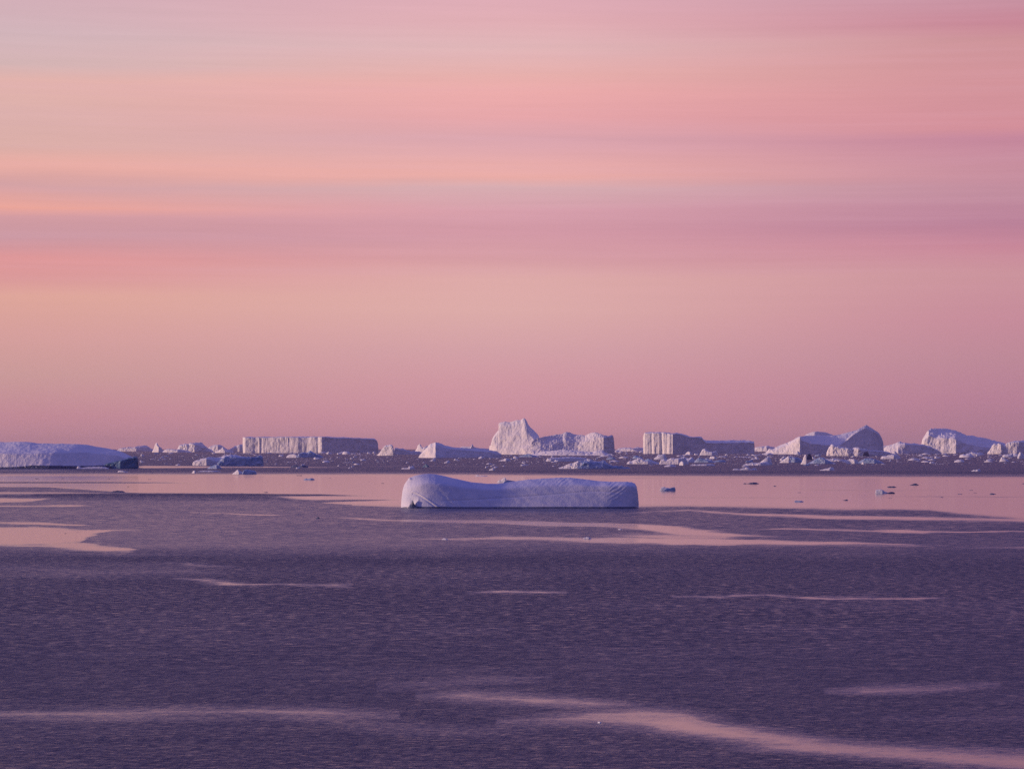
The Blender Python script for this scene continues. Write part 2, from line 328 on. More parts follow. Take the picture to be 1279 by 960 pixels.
berg('block_iceberg', 'low bright-lit broken block with a dark hollow, in front of the dark-peaked iceberg', 'iceberg', 569.2, extra=lit_block_extra,
     top=[(1032.5, 568), (1034, 563), (1036, 558), (1038.4, 555.2), (1041, 555), (1043, 556.6), (1050, 558), (1060, 559.4), (1063, 561.4), (1065, 560), (1068, 558.6), (1072, 558.4), (1074, 560), (1074.8, 566)],
     yf=[(1032.5, 18), (1040, 13), (1060, 5), (1064, 7), (1074, 0)], yc=6, yb=10, yw=1.2, wall=.85, dx=.4, rows=(2, 16, 8, 6), amp=.6, fr=.3, crag=.5, cf=.25, flute=.6, seed=71)
berg('low_iceberg', 'low dark-fronted iceberg with a snowy crest, between the dark peak and the sloping iceberg', 'iceberg', 566.4,
     top=[(1100, 565), (1103, 560.4), (1108, 556.6), (1114, 554.6), (1120, 552.4), (1124, 551.2), (1128, 552.4), (1135, 553.4), (1145, 554), (1155, 555.4), (1163, 558), (1170, 561.4), (1176, 565.2)],
     yf=[(1100, 20), (1112, 8), (1122, 0), (1150, 4), (1176, 14)], yc=[(1100, 3), (1122, 14), (1150, 8), (1176, 2)], yb=[(1100, 4), (1130, 20), (1176, 3)], yw=[(1100, 1), (1120, 6), (1130, 2), (1176, 1)], wall=[(1100, .5), (1120, .55), (1130, .88), (1176, .9)], dx=.5, rows=(2, 16, 10, 6), sm=1, amp=.45, fr=.25, crag=.3, cf=.2, seed=75)
berg('sloping_iceberg', 'broad iceberg with a lit broken nose and a snow back sloping down rightwards', 'iceberg', 566.2,
     top=[(1149, 562), (1150.5, 555), (1152, 549.6), (1154, 546), (1157, 541), (1160, 536), (1163, 534.6), (1172, 534.2), (1183, 534.6), (1193, 537), (1203, 540.8), (1212, 543.4), (1225, 545.6), (1238, 548.6), (1248, 551.4), (1255, 553.4), (1258.5, 558), (1259, 563)],
     yf=[(1149, 26), (1154, 20), (1160, 17), (1172, 12), (1180, 8), (1186, 6), (1194, 0), (1197, 2), (1225, 8), (1240, 14), (1259, 24)], yc=[(1149, 4), (1160, 12), (1175, 30), (1210, 40), (1240, 26), (1259, 4)], yb=[(1149, 6), (1170, 40), (1240, 40), (1259, 4)],
     yw=[(1149, 1), (1165, 3), (1180, 4), (1200, 4), (1259, 2)], wall=[(1149, .85), (1160, .72), (1170, .58), (1182, .6), (1194, .62), (1205, .5), (1225, .42), (1240, .35), (1259, .5)], dx=.5, rows=(2, 20, 18, 8), sm=2, amp=.6, fr=.2, crag=.6, cf=.16, flute=.8, ff=.2, seed=81)
berg('block_iceberg', 'small fluted grey block beside the low end of the sloping iceberg', 'iceberg', 566.8, parts=None, mats=M_CLIFF,
     top=[(1233, 566), (1236, 563), (1239, 557), (1242, 553.6), (1246, 554.6), (1248, 552.4), (1251, 553.6), (1253, 556), (1256, 556.6), (1258, 564)], yf=[(1233, 10), (1250, 0), (1258, 4)], yc=4, yb=6, yw=1, dx=.4, rows=(2, 14, 6, 4), amp=.5, crag=.6, cf=.3, seed=83)
berg('block_iceberg', 'grey-violet iceberg cut off by the right frame edge at the horizon', 'iceberg', 566.2,
     top=[(1252, 564), (1255, 556), (1258, 552.4), (1264, 551), (1275, 550), (1290, 549), (1310, 549.4), (1330, 552), (1336, 562)], yf=[(1252, 6), (1270, 0), (1336, 20)], yc=[(1252, 4), (1290, 14), (1336, 4)], yb=[(1252, 6), (1290, 26), (1336, 4)], yw=1, wall=.88, dx=.6, rows=(2, 16, 8, 6), amp=.5, fr=.2, crag=.4, cf=.2, seed=85)

# hazy line of bergs at the left horizon
FAR = 'bergs strung along the hazy left horizon'
def far(name, label, row, top, seed, mats=M_CLIFF, **kw):
    a = dict(yf=[(top[0][0], 10), (0.5 * (top[0][0] + top[-1][0]), 0), (top[-1][0], 8)], yc=6, yb=12, yw=1.5, wall=.75, dx=.5, rows=(2, 12, 8, 4), sm=1, amp=.5, fr=.25, crag=.35, cf=.2)
    a.update(kw)
    return berg(name, label, 'iceberg', row, parts=None, mats=mats, group=FAR, top=top, seed=seed, **a)
far('domed_iceberg', 'faint lilac dome-shaped berg behind the tip of the long left iceberg', 563.6, [(146, 563), (150, 559.6), (156, 558.6), (165, 558.4), (172, 557), (178, 556.2), (184, 557), (188, 559.6), (192, 561.6), (194, 563)], 91)
far('pinnacle_iceberg', 'slim pale pinnacle standing alone on the left horizon', 564.6, [(190, 564), (192, 560.6), (193.4, 556), (194.6, 552.8), (196, 552.4), (197.4, 555), (199, 557.6), (201, 559), (204, 562), (206, 564)], 92, M_SNOW)
far('low_iceberg', 'thin low whitish berg right of the slim pinnacle', 564.8, [(203, 564.4), (206, 561.4), (212, 560.4), (217, 561), (223, 561.2), (230, 562), (236, 563.6), (240, 564.6)], 93, M_SNOW)
far('jagged_iceberg', 'biggest jagged pale berg of the hazy left row, left of the tabular iceberg', 564.4, [(220, 563.6), (223, 559.6), (226, 555), (230, 553.4), (234, 553.8), (238, 552.6), (244, 551.6), (250, 552.4), (254, 555), (258, 557.6), (262, 560.6), (266, 563)], 94, M_SNOW, amp=.9, crag=.7)
far('domed_iceberg', 'rounded lilac berg right of the biggest jagged one on the left horizon', 563.8, [(257, 562), (262, 557.4), (267, 555.4), (272, 554.8), (277, 556), (281, 559), (284, 561), (287, 563)], 95)
far('domed_iceberg', 'dull lilac hump half hidden behind the left end of the tabular iceberg', 563.8, [(284, 563), (289, 559.4), (294, 556.6), (299, 554.6), (304, 554.4), (310, 556), (314, 560)], 96)
far('jagged_iceberg', 'small spiky whitish berg just left of the tabular iceberg foot', 565.4, [(268, 565), (271, 563), (274, 562), (276.5, 560), (278.4, 558.2), (280, 560.4), (283, 562.4), (287, 561.6), (290, 563.4), (293, 565)], 97, M_SNOW)
far('low_iceberg', 'faint pale bergs line seen between the twin iceberg and the block iceberg', 563.4, [(768, 562.6), (774, 559.6), (782, 558.6), (790, 559.4), (797, 558.2), (803, 559.6), (812, 562.4)], 98, M_SNOW)['group'] = 'pale bergs showing between the big ones'
far('low_iceberg', 'faint pale berg seen between the block iceberg and the cream ramp at right', 563.6, [(940, 562), (944, 558.4), (950, 557), (955, 557.6), (960, 556.6), (968, 559), (975, 562.4)], 99, M_SNOW)['group'] = 'pale bergs showing between the big ones'
far('low_iceberg', 'faint pale berg low behind the crest of the dark-fronted one at right', 563.4, [(1096, 562), (1104, 556.4), (1112, 555.2), (1130, 554), (1142, 553), (1150, 556), (1156, 562)], 100, M_SNOW)['group'] = 'pale bergs showing between the big ones'

# ================================================================== mid-distance bergs and floes
def floe(name, label, row, top, mat=None, cat='ice floe', group=None, seed=0, yf=None, d=6, **kw):
    a = dict(yf=yf or [(top[0][0], d), (top[0][0] * .35 + top[-1][0] * .65, 0), (top[-1][0], d * .5)], yc=d * .6, yb=d, yw=min(1.2, d * .2), wall=.75, dx=.4, rows=(2, 10, 8, 5), sm=1, amp=.3, fr=.45, crag=.15, cf=.3)
    a.update(kw)
    return berg(name, label, cat, row, parts=None, mats=mat or M_CHUNK, group=group, top=top, seed=seed, **a)

def toe_extra(root, base, V, s):
    part_loft('shaded_flank', root, base, 581.6, M_BLUE, top=[(272, 579), (277, 573), (281, 570), (288, 569.6), (298, 570.4), (306, 570.8), (318, 570.4), (324, 569), (327.5, 569.4), (328.6, 574), (329, 579)],  # right front in shade, painted with the blue ice colour
              yf=[(272, -2), (300, 0), (329, 6)], yc=5, yb=10, yw=1.4, wall=.88, dx=.5, rows=(2, 16, 8, 5), amp=.6, fr=.3, crag=.4, cf=.25, seed=104)
berg('low_iceberg', 'low iceberg with white toe and flank in blue shade, below the tabular iceberg', 'iceberg', 581.2, extra=toe_extra,
     top=[(240.6, 579), (242, 576.6), (246, 574.6), (251, 573), (256, 571.4), (262, 570.8), (269, 571), (275, 570.4), (281, 568.4), (288, 567.4), (294, 567.6), (300, 569.4), (308, 571), (316, 573), (322, 578)],
     yf=[(240.6, 8), (258, 0), (262, 1), (270, 5), (280, 4), (322, 8)], yc=[(240, 4), (280, 9), (322, 4)], yb=[(240, 6), (280, 14), (322, 4)], yw=1.2, wall=[(240, .85), (260, .8), (270, .5), (282, .8), (322, .8)], dx=.5, rows=(2, 14, 12, 6), amp=.4, fr=.3, crag=.3, cf=.2, seed=103)
floe('ice_floe', 'small lumpy bluish floe in front of the white toe of the low blue-shaded iceberg', 585.2, [(259, 584.6), (263, 582.4), (267, 580.6), (271, 580), (274, 582), (277, 584.4)], M_BLUE, seed=105)
floe('ice_floe', 'small white lump on the dark strip left of the white and blue floe', 590.6, [(239.6, 590), (241, 588.6), (242.6, 587.4), (244, 588), (245, 590)], seed=106, d=4)
floe('ice_floe', 'thin low floe between the white lump and the white and blue floe', 589.0, [(246, 588.8), (252, 588), (262, 587.6), (271, 588), (276, 588.8)], seed=107, d=4)
def wb_extra(root, base, V, s):
    part_loft('blue_end', root, base, 592.0, M_BLUE, top=[(302, 591), (304, 587.4), (307, 586.2), (312, 586.6), (317, 587.4), (319.6, 589), (320.4, 591)], yf=[(302, -1), (320, 2)], yc=4, yb=5, yw=1, wall=.8, dx=.3, rows=(2, 12, 8, 5), amp=.4, fr=.4, crag=.25, cf=.3, seed=109)
berg('ice_floe', 'floe with white pointed left half and blue right half, on the calm water edge', 'ice floe', 592.0, extra=wb_extra, parts=('ice_side', 'snow_top'), mats=(M_CHUNK, M_CHUNK),
     top=[(290, 591.4), (292.4, 590), (295, 587.4), (297, 586), (299, 587.4), (302, 589), (305, 590)], yf=[(290, 6), (298, 0), (305, 4)], yc=4, yb=5, yw=1, wall=.7, dx=.3, rows=(2, 8, 8, 5), amp=.3, fr=.4, seed=108)
def flat_extra(root, base, V, s):
    part_loft('blue_hump', root, base, 571.4, M_BLUE, top=[(371, 570.6), (373, 566), (378, 564.4), (383, 565.6), (387, 563), (391, 564.6), (396, 567), (401, 569), (404, 571)], yf=[(371, -1), (404, 3)], yc=4, yb=6, yw=1, wall=.8, amp=.5, fr=.35, crag=.3, cf=.25, seed=112, dx=.4)
berg('ice_floe', 'floe with cream left end and blue humped right end, before the sunlit tabular wall', 'ice floe', 571.4, extra=flat_extra, parts=('ice_side', 'snow_top'), mats=(M_CHUNK, M_CHUNK),
     top=[(357.6, 571), (359, 568.6), (362, 567), (368, 566.4), (371, 568), (373, 570.6)], yf=[(357.6, 6), (370, 0), (373, 2)], yc=4, yb=5, yw=1, wall=.85, dx=.4, rows=(2, 8, 6, 4), amp=.3, seed=111)
floe('ice_floe', 'dark bluish pair of low lumps on the purple water below the tabular iceberg', 583.6, [(363, 583.2), (366, 581), (370, 580.6), (373, 582.4), (376, 581), (381, 580.6), (385, 583)], M_DARK, seed=113)
floe('ice_floe', 'flat grey floe alone on the pink water left of the whale-backed iceberg', 599.0, [(379, 598.6), (382, 597.4), (386, 597.8), (390, 596.8), (393, 598.4)], M_BLUE, seed=114, d=4)
floe('ice_floe', 'thin white floe with a pale hump, drifting above the domed end of the whale-backed iceberg', 585.6, [(501, 585.2), (504, 584), (509, 584.2), (513, 582.8), (516.6, 582.6), (518, 584.8)], seed=115, d=4)
floe('ice_floe', 'small teal lump close above the dome of the whale-backed iceberg', 583.2, [(527.6, 582.8), (530, 580.4), (532, 578.8), (534, 580.6), (537, 582.8)], M_TEAL, seed=116, d=4)
floe('ice_floe', 'white floe with a dark flat tail on the mauve edge behind the whale-backed iceberg', 594.4, [(593, 594), (596, 592.6), (599, 593.6), (606, 593.8), (609, 594.2)], seed=117, d=4)
def peek_extra(root, base, V, s):
    part_loft('shaded_lump', root, base, 602.4, M_BLUE, top=[(629, 601.8), (631, 600), (634, 599.0), (638, 599.6), (644, 600.6), (648, 601.8)], yf=[(628, -1), (648, 2)], yc=3, yb=4, yw=.6, dx=.3, rows=(2, 8, 6, 4), amp=.25, seed=119)  # shaded part of the floe, darkened by its blue colour
berg('ice_floe', 'white-tipped dark lump peeking over the saddle of the whale-backed iceberg', 'ice floe', 602.4, extra=peek_extra, parts=('ice_side', 'snow_top'), mats=(M_CHUNK, M_CHUNK),
     top=[(620.6, 602), (623, 599.6), (626, 599), (629, 596.6), (631, 596), (632.4, 598.6), (633, 601)], yf=[(620, 4), (633, 0)], yc=3, yb=4, yw=.8, dx=.3, rows=(2, 8, 6, 4), amp=.3, seed=118)
def blueberg_extra(root, base, V, s):
    part_loft('blue_flank', root, base, 585.2, M_BLUE, top=[(724, 583), (728, 577), (733, 574.6), (736, 576.4), (743, 578), (750, 577), (754, 575.2), (757, 577), (760, 580), (768, 581.4), (778, 582.4), (787, 584)],
              yf=[(724, -1), (750, 0), (787, 5)], yc=[(724, 4), (787, 3)], yb=6, yw=1.6, wall=.7, dx=.4, rows=(2, 14, 10, 5), amp=.8, fr=.3, crag=.5, cf=.25, seed=122)
berg('low_iceberg', "low white and vivid blue growler in front of the tallest iceberg's jagged ridge", 'iceberg', 585.2, extra=blueberg_extra, parts=('ice_side', 'snow_top'), mats=(M_CHUNK, M_CHUNK),
     top=[(698, 584.4), (703, 582.4), (709, 580), (716, 577.6), (723, 575.4), (728, 575), (733, 572.8), (737, 573), (741, 575.4), (748, 576.4), (753, 574.4), (757, 576.4), (759, 580)], yf=[(698, 8), (722, 0), (759, 3)], yc=[(698, 2), (730, 5), (759, 4)], yb=6, yw=1.6, wall=.65, dx=.4, rows=(2, 12, 10, 5), amp=.7, fr=.3, crag=.5, cf=.25, seed=121)
floe('ice_floe', 'long flat pinkish floe at the foot of the jagged ridge', 576.0, [(682, 575.4), (684, 572.2), (690, 571.6), (700, 570.8), (712, 570.2), (722, 570.6), (732, 572), (738, 574.6)], M_SNOW, seed=123, d=10, yf=[(682, 2), (688, 0), (738, 6)])
floe('ice_floe', 'cream tilted slab of ice below the sunlit face of the tallest iceberg', 575.6, [(623, 575.2), (627, 573.8), (633, 572), (635.6, 572.4), (637, 574.6)], M_SNOW, seed=124, d=4)
floe('ice_floe', 'dark-edged broken ice at the base between peak and ridge of the tallest iceberg', 570.6, [(648, 570), (653, 568.4), (657, 567), (661, 566.4), (665, 568), (670, 568.6), (673, 570)], M_BLUE, seed=125, d=5)
# cluster below the block iceberg
floe('ice_floe', 'lumpy white and blue floe, leftmost of the cluster below the block iceberg', 579.4, [(783, 578.6), (786, 576), (792, 574.8), (796, 572.6), (799, 571.4), (803, 573), (806, 575.6), (812, 575), (818, 576.8), (823, 578.6)], seed=131, d=8, crag=.5)
floe('ice_floe', 'blue fragment lodged against the lumpy white floe below the block iceberg', 578.4, [(804, 577.6), (807, 573.4), (810, 572.6), (814, 574.4), (818, 576), (822, 577.8)], M_BLUE, seed=132)
floe('ice_floe', 'long lilac slab with a ragged top, middle of the cluster below the block iceberg', 579.6, [(823.6, 578.6), (825.6, 573.6), (829, 573), (833, 574), (838, 571.6), (844, 572), (851, 571), (855, 569), (857, 573), (860, 577.4)], M_SNOW, seed=133, d=7)
floe('ice_floe', 'small white ball-like chunk at the right end of the lilac slab', 581.0, [(848.4, 580.4), (849.4, 577), (851.6, 575.4), (854, 576.4), (855.4, 578.6), (856, 580.4)], seed=134, d=4)
floe('ice_floe', 'small white dome against the shaded wall of the block iceberg', 567.8, [(856, 567.4), (857.4, 565), (860, 563.8), (863, 564.6), (865, 567)], M_SNOW, seed=135, d=4)
floe('ice_floe', 'white wedge-shaped floe rising to the left, against the shaded wall of the block iceberg', 568.4, [(874, 568), (876, 563.6), (878, 560.6), (880.4, 560.2), (884, 562.6), (889, 564), (894, 562.8), (896, 565), (897, 567.4)], seed=136, d=6)
floe('ice_floe', 'deep blue low floe below the white wedge by the block iceberg', 577.4, [(867, 577), (870, 573.2), (873, 571.4), (877, 572), (882, 573.4), (890, 576), (894, 577)], M_BLUE, seed=137)
floe('ice_floe', 'white nub on the right end of the deep blue floe below the block iceberg', 572.6, [(886, 572.2), (888, 569.8), (891, 569.4), (894, 570.6), (895.6, 572.2)], seed=138, d=4)
floe('ice_floe', 'thin long white strip under the deep blue floe below the block iceberg', 581.4, [(862, 581), (868, 579.8), (878, 579.4), (888, 579), (893, 580.6)], seed=139, d=4)
floe('ice_floe', "string of three white bumps on open dark water below the block iceberg's wing", 586.8, [(915, 586.6), (917, 585), (921, 585.2), (924, 586.2), (928, 584.6), (933, 583.4), (936, 584.8), (938, 586), (941, 584.4), (944, 584.8), (946, 586.6)], seed=140, d=4)
floe('ice_floe', 'thin frosted sheet of broken white ice left of the round-backed blue floe', 581.0, [(928, 580.6), (933, 579.2), (942, 578), (950, 577.4), (957, 576.4), (960, 578), (961, 580.4)], seed=141, d=6, crag=.4)
# cluster below the dark peak
def pillar_extra(root, base, V, s):
    part_loft('pocket_shade', root, base, 574.0, M_DARK, top=[(1007, 573), (1008, 568), (1010, 566), (1012.6, 566.4), (1014, 570), (1014.6, 573)], yf=[(1007, 1), (1014, 3)], yc=2, yb=3, yw=.5, amp=.2, dx=.3, seed=143)  # dark-coloured solid painting the shade of the pocket
berg('ice_pillar', 'slim cream ice pillar with a dark pocket behind it, in front of the cream ramp', 'ice floe', 579.6, extra=pillar_extra, parts=('ice_side', 'snow_top'), mats=(M_CHUNK, M_SNOW),
     top=[(1000, 579.2), (1001.6, 577), (1003.6, 572), (1005, 567.4), (1006.4, 567), (1007.4, 572), (1008.4, 578.8)], yf=[(1000, 4), (1007, 0), (1008.4, 1)], yc=2.4, yb=3, yw=.8, wall=.8, dx=.25, rows=(2, 14, 6, 4), amp=.3, seed=142)
floe('ice_floe', 'round-backed blue floe with a white left toe, left of the slim cream pillar', 577.4, [(974, 577), (977, 575), (981, 571.6), (985, 569.4), (990, 570.4), (996, 571), (1000, 572.6), (1003, 576)], M_BLUE, seed=144, d=7)
floe('ice_floe', 'white toe of ice against the round-backed blue floe', 577.8, [(973, 577.6), (976, 575.8), (980, 573), (984, 569.6), (986.4, 569.6), (987, 573), (988, 577)], seed=145, d=4, yf=[(973, 3), (985, -2.5), (988, -2)])
floe('ice_floe', 'blue ridge-shaped floe just right of the slim cream pillar', 579.0, [(1009, 578.6), (1014, 576), (1019, 573.4), (1024, 570.6), (1028, 571), (1033, 574), (1038, 576), (1042, 578.4)], M_BLUE, seed=146, d=7)
floe('ice_floe', 'wide field of rubbly lilac ice between the blue ridge floe and the cream chunk', 576.0, [(1026, 575), (1032, 573), (1040, 572.6), (1048, 573.4), (1056, 574.4), (1061, 575.6)], M_SNOW, seed=147, d=6, crag=.5)
floe('ice_floe', 'cream sunlit chunk of ice shaped like a loaf, below the dark hollow', 579.0, [(1057, 578.4), (1058.6, 574.4), (1061, 573), (1064, 572.6), (1068, 573.4), (1071, 575), (1072.6, 578)], M_SNOW, seed=148, d=5)
floe('ice_floe', 'low rounded blue floe below the dark peak, right of the cream loaf chunk', 578.4, [(1071, 578), (1074, 575.6), (1080, 572.6), (1087, 572), (1094, 573.4), (1100, 575.8), (1104, 578)], M_BLUE, seed=149, d=7)
floe('ice_floe', 'tiny white nub between the cream loaf chunk and the rounded blue floe', 579.6, [(1075.6, 579.2), (1076.4, 577.4), (1078, 576.6), (1079.4, 578), (1080, 579.2)], seed=150, d=3)
floe('ice_floe', 'pale slab propped beside the crest of the low dark-fronted iceberg', 573.0, [(1100, 572.4), (1104, 569.6), (1110, 568), (1116, 567.2), (1121, 568), (1124, 570.4), (1125, 572.4)], M_SNOW, seed=151, d=5)
floe('ice_floe', 'white flat chunk with raised right end, alone on dark water below the slim pillar', 587.4, [(1024, 587), (1029, 585.8), (1034, 584.8), (1038, 583), (1041, 583.6), (1042.4, 586.8)], seed=152, d=4)
floe('ice_floe', 'small white chunk alone on dark water near the right frame edge', 588.4, [(1213, 588), (1216, 586.6), (1219, 586.8), (1222, 585.4), (1224, 586), (1225, 588)], seed=153, d=3)
# calm-water floes
floe('ice_floe', 'dark flat sliver of ice on the pink water at left, below the long low iceberg', 614.4, [(139, 614), (142, 612.8), (147, 612.4), (151, 612.8), (154, 613), (156, 614)], M_DARK, seed=161, d=3)
def seal_extra(root, base, V, s):
    part_loft('shaded_edge', root, base, 612.4, M_BLUE, top=[(829, 611.6), (832, 609.8), (836, 609.4), (839, 608.4), (842, 607.8), (843.4, 609), (843.8, 611.6)], yf=[(829, -.6), (843, .6)], yc=2, yb=2.4, yw=.5, dx=.25, rows=(2, 8, 6, 4), amp=.25, seed=163)  # shadowed right side of the floe, put in as blue colour
berg('ice_floe', 'blue-white floe close to the square right end of the whale-backed iceberg', 'ice floe', 612.4, extra=seal_extra, parts=('ice_side', 'snow_top'), mats=(M_CHUNK, M_CHUNK),
     top=[(824, 611.8), (825.4, 608.6), (829, 607.4), (832, 608.6), (837, 609.2), (840, 611)], yf=[(824, 2), (840, 0)], yc=2, yb=3, yw=.7, dx=.25, rows=(2, 8, 6, 4), amp=.3, seed=162)
floe('ice_floe', 'thin broken dark sliver on the pink water below the right wing of the block iceberg', 604.0, [(928, 603.8), (930, 602.8), (933, 603.6), (937, 602.8), (941, 602.2), (944, 602.4), (948, 603.6)], M_DARK, seed=164, d=3)
floe('ice_floe', 'tiny white-ended blue sliver alone low on the pink water at right', 626.4, [(992, 626), (994, 624.8), (998, 625), (1001, 625.2), (1004, 626)], M_BLUE, seed=165, d=2.4)
def bright_extra(root, base, V, s):
    part_loft('dark_tail', root, base, 616.0, M_DARK, top=[(1107, 615.6), (1110, 614.6), (1113, 613.8), (1116, 614.2), (1118, 615.6)], yf=[(1107, 0), (1118, 1)], yc=1.6, yb=2, yw=.4, dx=.25, rows=(2, 6, 5, 4), amp=.2, seed=167)
berg('ice_floe', 'bright white floe with a dark tail, brightest on the pink water at right', 'ice floe', 616.0, extra=bright_extra, parts=('ice_side', 'snow_top'), mats=(M_CHUNK, M_CHUNK),
     top=[(1093, 615.4), (1094, 611.8), (1097, 611), (1100, 610.6), (1103, 612), (1105, 613.6), (1108, 614.2), (1109, 615.6)], yf=[(1093, 2), (1102, 0), (1109, 1)], yc=2, yb=2.4, yw=.6, dx=.25, rows=(2, 8, 6, 4), amp=.25, seed=166)
floe('ice_floe', 'small dark sliver with a pale end just above the brightest white floe', 608.4, [(1108, 608), (1111, 606.8), (1114, 607.2), (1117, 607), (1120, 608)], M_DARK, seed=168, d=2.4)
floe('ice_floe', 'small dark floe, rightmost of the slivers near the brightest white floe', 605.6, [(1136, 605.4), (1139, 604.6), (1142, 603.6), (1145, 603.8), (1147.6, 605.2)], M_DARK, seed=169, d=2.4)
floe('ice_floe', 'white lump on the pink streak in front of the whale-backed iceberg', 672.6, [(728.6, 672.2), (730, 670.8), (733, 670.2), (736, 671), (739, 672)], seed=170, d=2)
floe('ice_floe', 'small grey-white lump at the left end of the pink streak before the whale-backed iceberg', 674.0, [(552, 673.6), (553.6, 672.2), (556, 671.8), (558, 672.6), (560, 673.6)], seed=171, d=2)
floe('ice_floe', 'tiny white fleck on the upper pink streak right of the larger streak lump', 661.4, [(772, 661), (773.4, 660.2), (775.4, 660.2), (776.6, 661)], seed=172, d=1.6)
floe('ice_floe', 'tiny dark fleck on mauve water left of the whale-backed iceberg', 647.4, [(394, 647), (396, 646), (398, 645.6), (399.6, 647)], M_DARK, seed=173, d=1.6)
floe('ice_floe', 'tiny white bit low in the photograph, nearest of all the floating ice', 902.6, [(746.4, 902), (747.4, 901), (749, 900.6), (750.2, 901.2), (751, 902)], seed=174, d=2)
floe('ice_floe', 'white sliver just below the teal ledge of the long low iceberg', 589.4, [(147, 589), (149, 587.8), (152, 587.4), (156, 588.4), (160, 589)], seed=175, d=3)

# ================================================================== drifting brash: many small chunks
rng = random.Random(11); nrng = np.random.RandomState(5)
def chunk_mesh(name, mat, seed, flat):
    r = np.random.RandomState(seed)
    k = r.randint(4, 7)
    xs = np.linspace(0, 1, k)
    hs = r.uniform(.35, 1.0, k); hs[0] = .18; hs[-1] = .18
    nx, ny = 17, 11
    u = np.linspace(0, 1, nx); v = np.linspace(0, 1, ny)
    U, Vv = np.meshgrid(u, v)
    H = np.interp(U, xs, hs) * np.minimum(1, np.minimum(Vv, 1 - Vv) * 2 * 2.2) ** .7
    H += .16 * fbm(U * 4, Vv * 4, U * 0 + seed, seed, 3) * (H > .1)
    wid = .25 + .75 * np.sqrt(np.clip(1 - (2 * u - 1) ** 2, 0, 1))
    X = U - .5 + .03 * vnoise(U * 7, Vv * 7, U * 0, seed); Y = (Vv - .5) * .7 * wid[None, :]
    edge = (U == 0) | (U == 1) | (Vv == 0) | (Vv == 1)
    Z = np.where(edge, -.12, np.maximum(H, .04) * flat)
    pts = np.stack([X, Y, Z], 2)
    faces = [(r_ * nx + c, r_ * nx + c + 1, (r_ + 1) * nx + c + 1, (r_ + 1) * nx + c) for r_ in range(ny - 1) for c in range(nx - 1)]
    rim = [c for c in range(nx)] + [r_ * nx + nx - 1 for r_ in range(1, ny)] + [(ny - 1) * nx + c for c in range(nx - 2, -1, -1)] + [r_ * nx for r_ in range(ny - 2, 0, -1)]
    faces.append(tuple(rim[::-1]))
    me = bpy.data.meshes.new(name); me.from_pydata([tuple(p) for p in pts.reshape(-1, 3)], [], faces); me.materials.append(mat); me.update()
    return me
WHITE = [chunk_mesh('ice_chunk', M_CHUNK, 300 + i, .30 + .10 * (i % 3)) for i in range(8)]
LILAC = [chunk_mesh('ice_chunk', M_SNOW, 330 + i, .16 + .05 * (i % 3)) for i in range(4)]
BLUES = [chunk_mesh('ice_chunk', M_BLUE, 350 + i, .22 + .06 * (i % 3)) for i in range(4)]
DARKS = [chunk_mesh('ice_chunk', M_DARK, 370 + i, .12 + .05 * (i % 2)) for i in range(3)]
def place_chunk(px, row, w, me, label, group):
    x, y = water_point(px, row); s = dist(row) / F
    o = bpy.data.objects.new('ice_chunk', me); COL.objects.link(o)
    o.location = (x, y, 0); o.rotation_euler = (0, 0, rng.uniform(-.6, .6) + (math.pi if rng.random() < .5 else 0))
    k = w * s
    o.scale = (k, k * rng.uniform(.7, 1.3), k * rng.uniform(.6, 1.15))
    return tag(o, label, 'ice chunk', group)
# x0, x1, row0, row1, count, min width, max width, white share / lilac / blue, label, group
ZONES = [
    (176, 300, 566, 572, 16, 3, 8, (.4, .4, .2), 'small ice chunk in the scattered brash left of the tabular iceberg', 'brash left of the tabular iceberg'),
    (172, 240, 573, 582, 10, 3, 8, (.6, .3, .1), 'small ice chunk drifting between the teal ledge and the white-toed low iceberg', 'brash beside the teal ledge'),
    (304, 400, 564.5, 568.5, 20, 3, 9, (.6, .3, .1), 'small ice chunk crowded along the foot of the sunlit wall of the tabular iceberg', 'brash at the tabular iceberg foot'),
    (402, 474, 563.6, 567.5, 26, 4, 12, (.7, .3, 0), 'white ice chunk in the line along the shaded wall of the tabular iceberg', 'brash along the shaded tabular wall'),
    (330, 480, 569, 588, 30, 3, 10, (.7, .2, .1), 'small ice chunk on the purple strip below the tabular iceberg', 'brash below the tabular iceberg'),
    (480, 620, 571, 586, 26, 3, 9, (.7, .3, 0), 'small ice chunk on the purple strip between the slanted wedge and the whale-backed iceberg', 'brash below the slanted wedge'),
    (610, 700, 567.5, 588, 24, 3, 9, (.6, .3, .1), 'small ice chunk below the sunlit peak of the tallest iceberg', 'brash below the tallest iceberg'),
    (735, 805, 563, 577, 30, 4, 17, (.6, .3, .1), 'ice chunk in the brash between the jagged ridge and the block iceberg', 'brash between ridge and block'),
    (805, 960, 567.5, 583, 40, 3, 19, (.6, .3, .1), 'ice chunk in the brash in front of the block iceberg', 'brash before the block iceberg'),
    (930, 1000, 566, 576, 18, 4, 10, (.5, .5, 0), 'ice chunk in the brash in front of the cream ramp', 'brash before the cream ramp'),
    (1000, 1105, 568.5, 582, 20, 3, 9, (.5, .3, .2), 'ice chunk in the brash in front of the dark peak', 'brash before the dark peak'),
    (1105, 1279, 567, 579, 46, 4, 20, (.6, .4, 0), 'ice chunk in the brash in front of the sloping iceberg', 'brash before the sloping iceberg'),
]
for (x0, x1, r0, r1, n, w0, w1, sh, lab, grp) in ZONES:
    for k in range(n):
        t = rng.random() ** 1.3
        row = r0 + (r1 - r0) * t
        px = rng.uniform(x0, x1); q = rng.random()
        lst = WHITE if q < sh[0] else LILAC if q < sh[0] + sh[1] else BLUES
        w = w0 + (w1 - w0) * rng.random() ** 1.8
        place_chunk(px, row, w, rng.choice(lst), lab, grp)
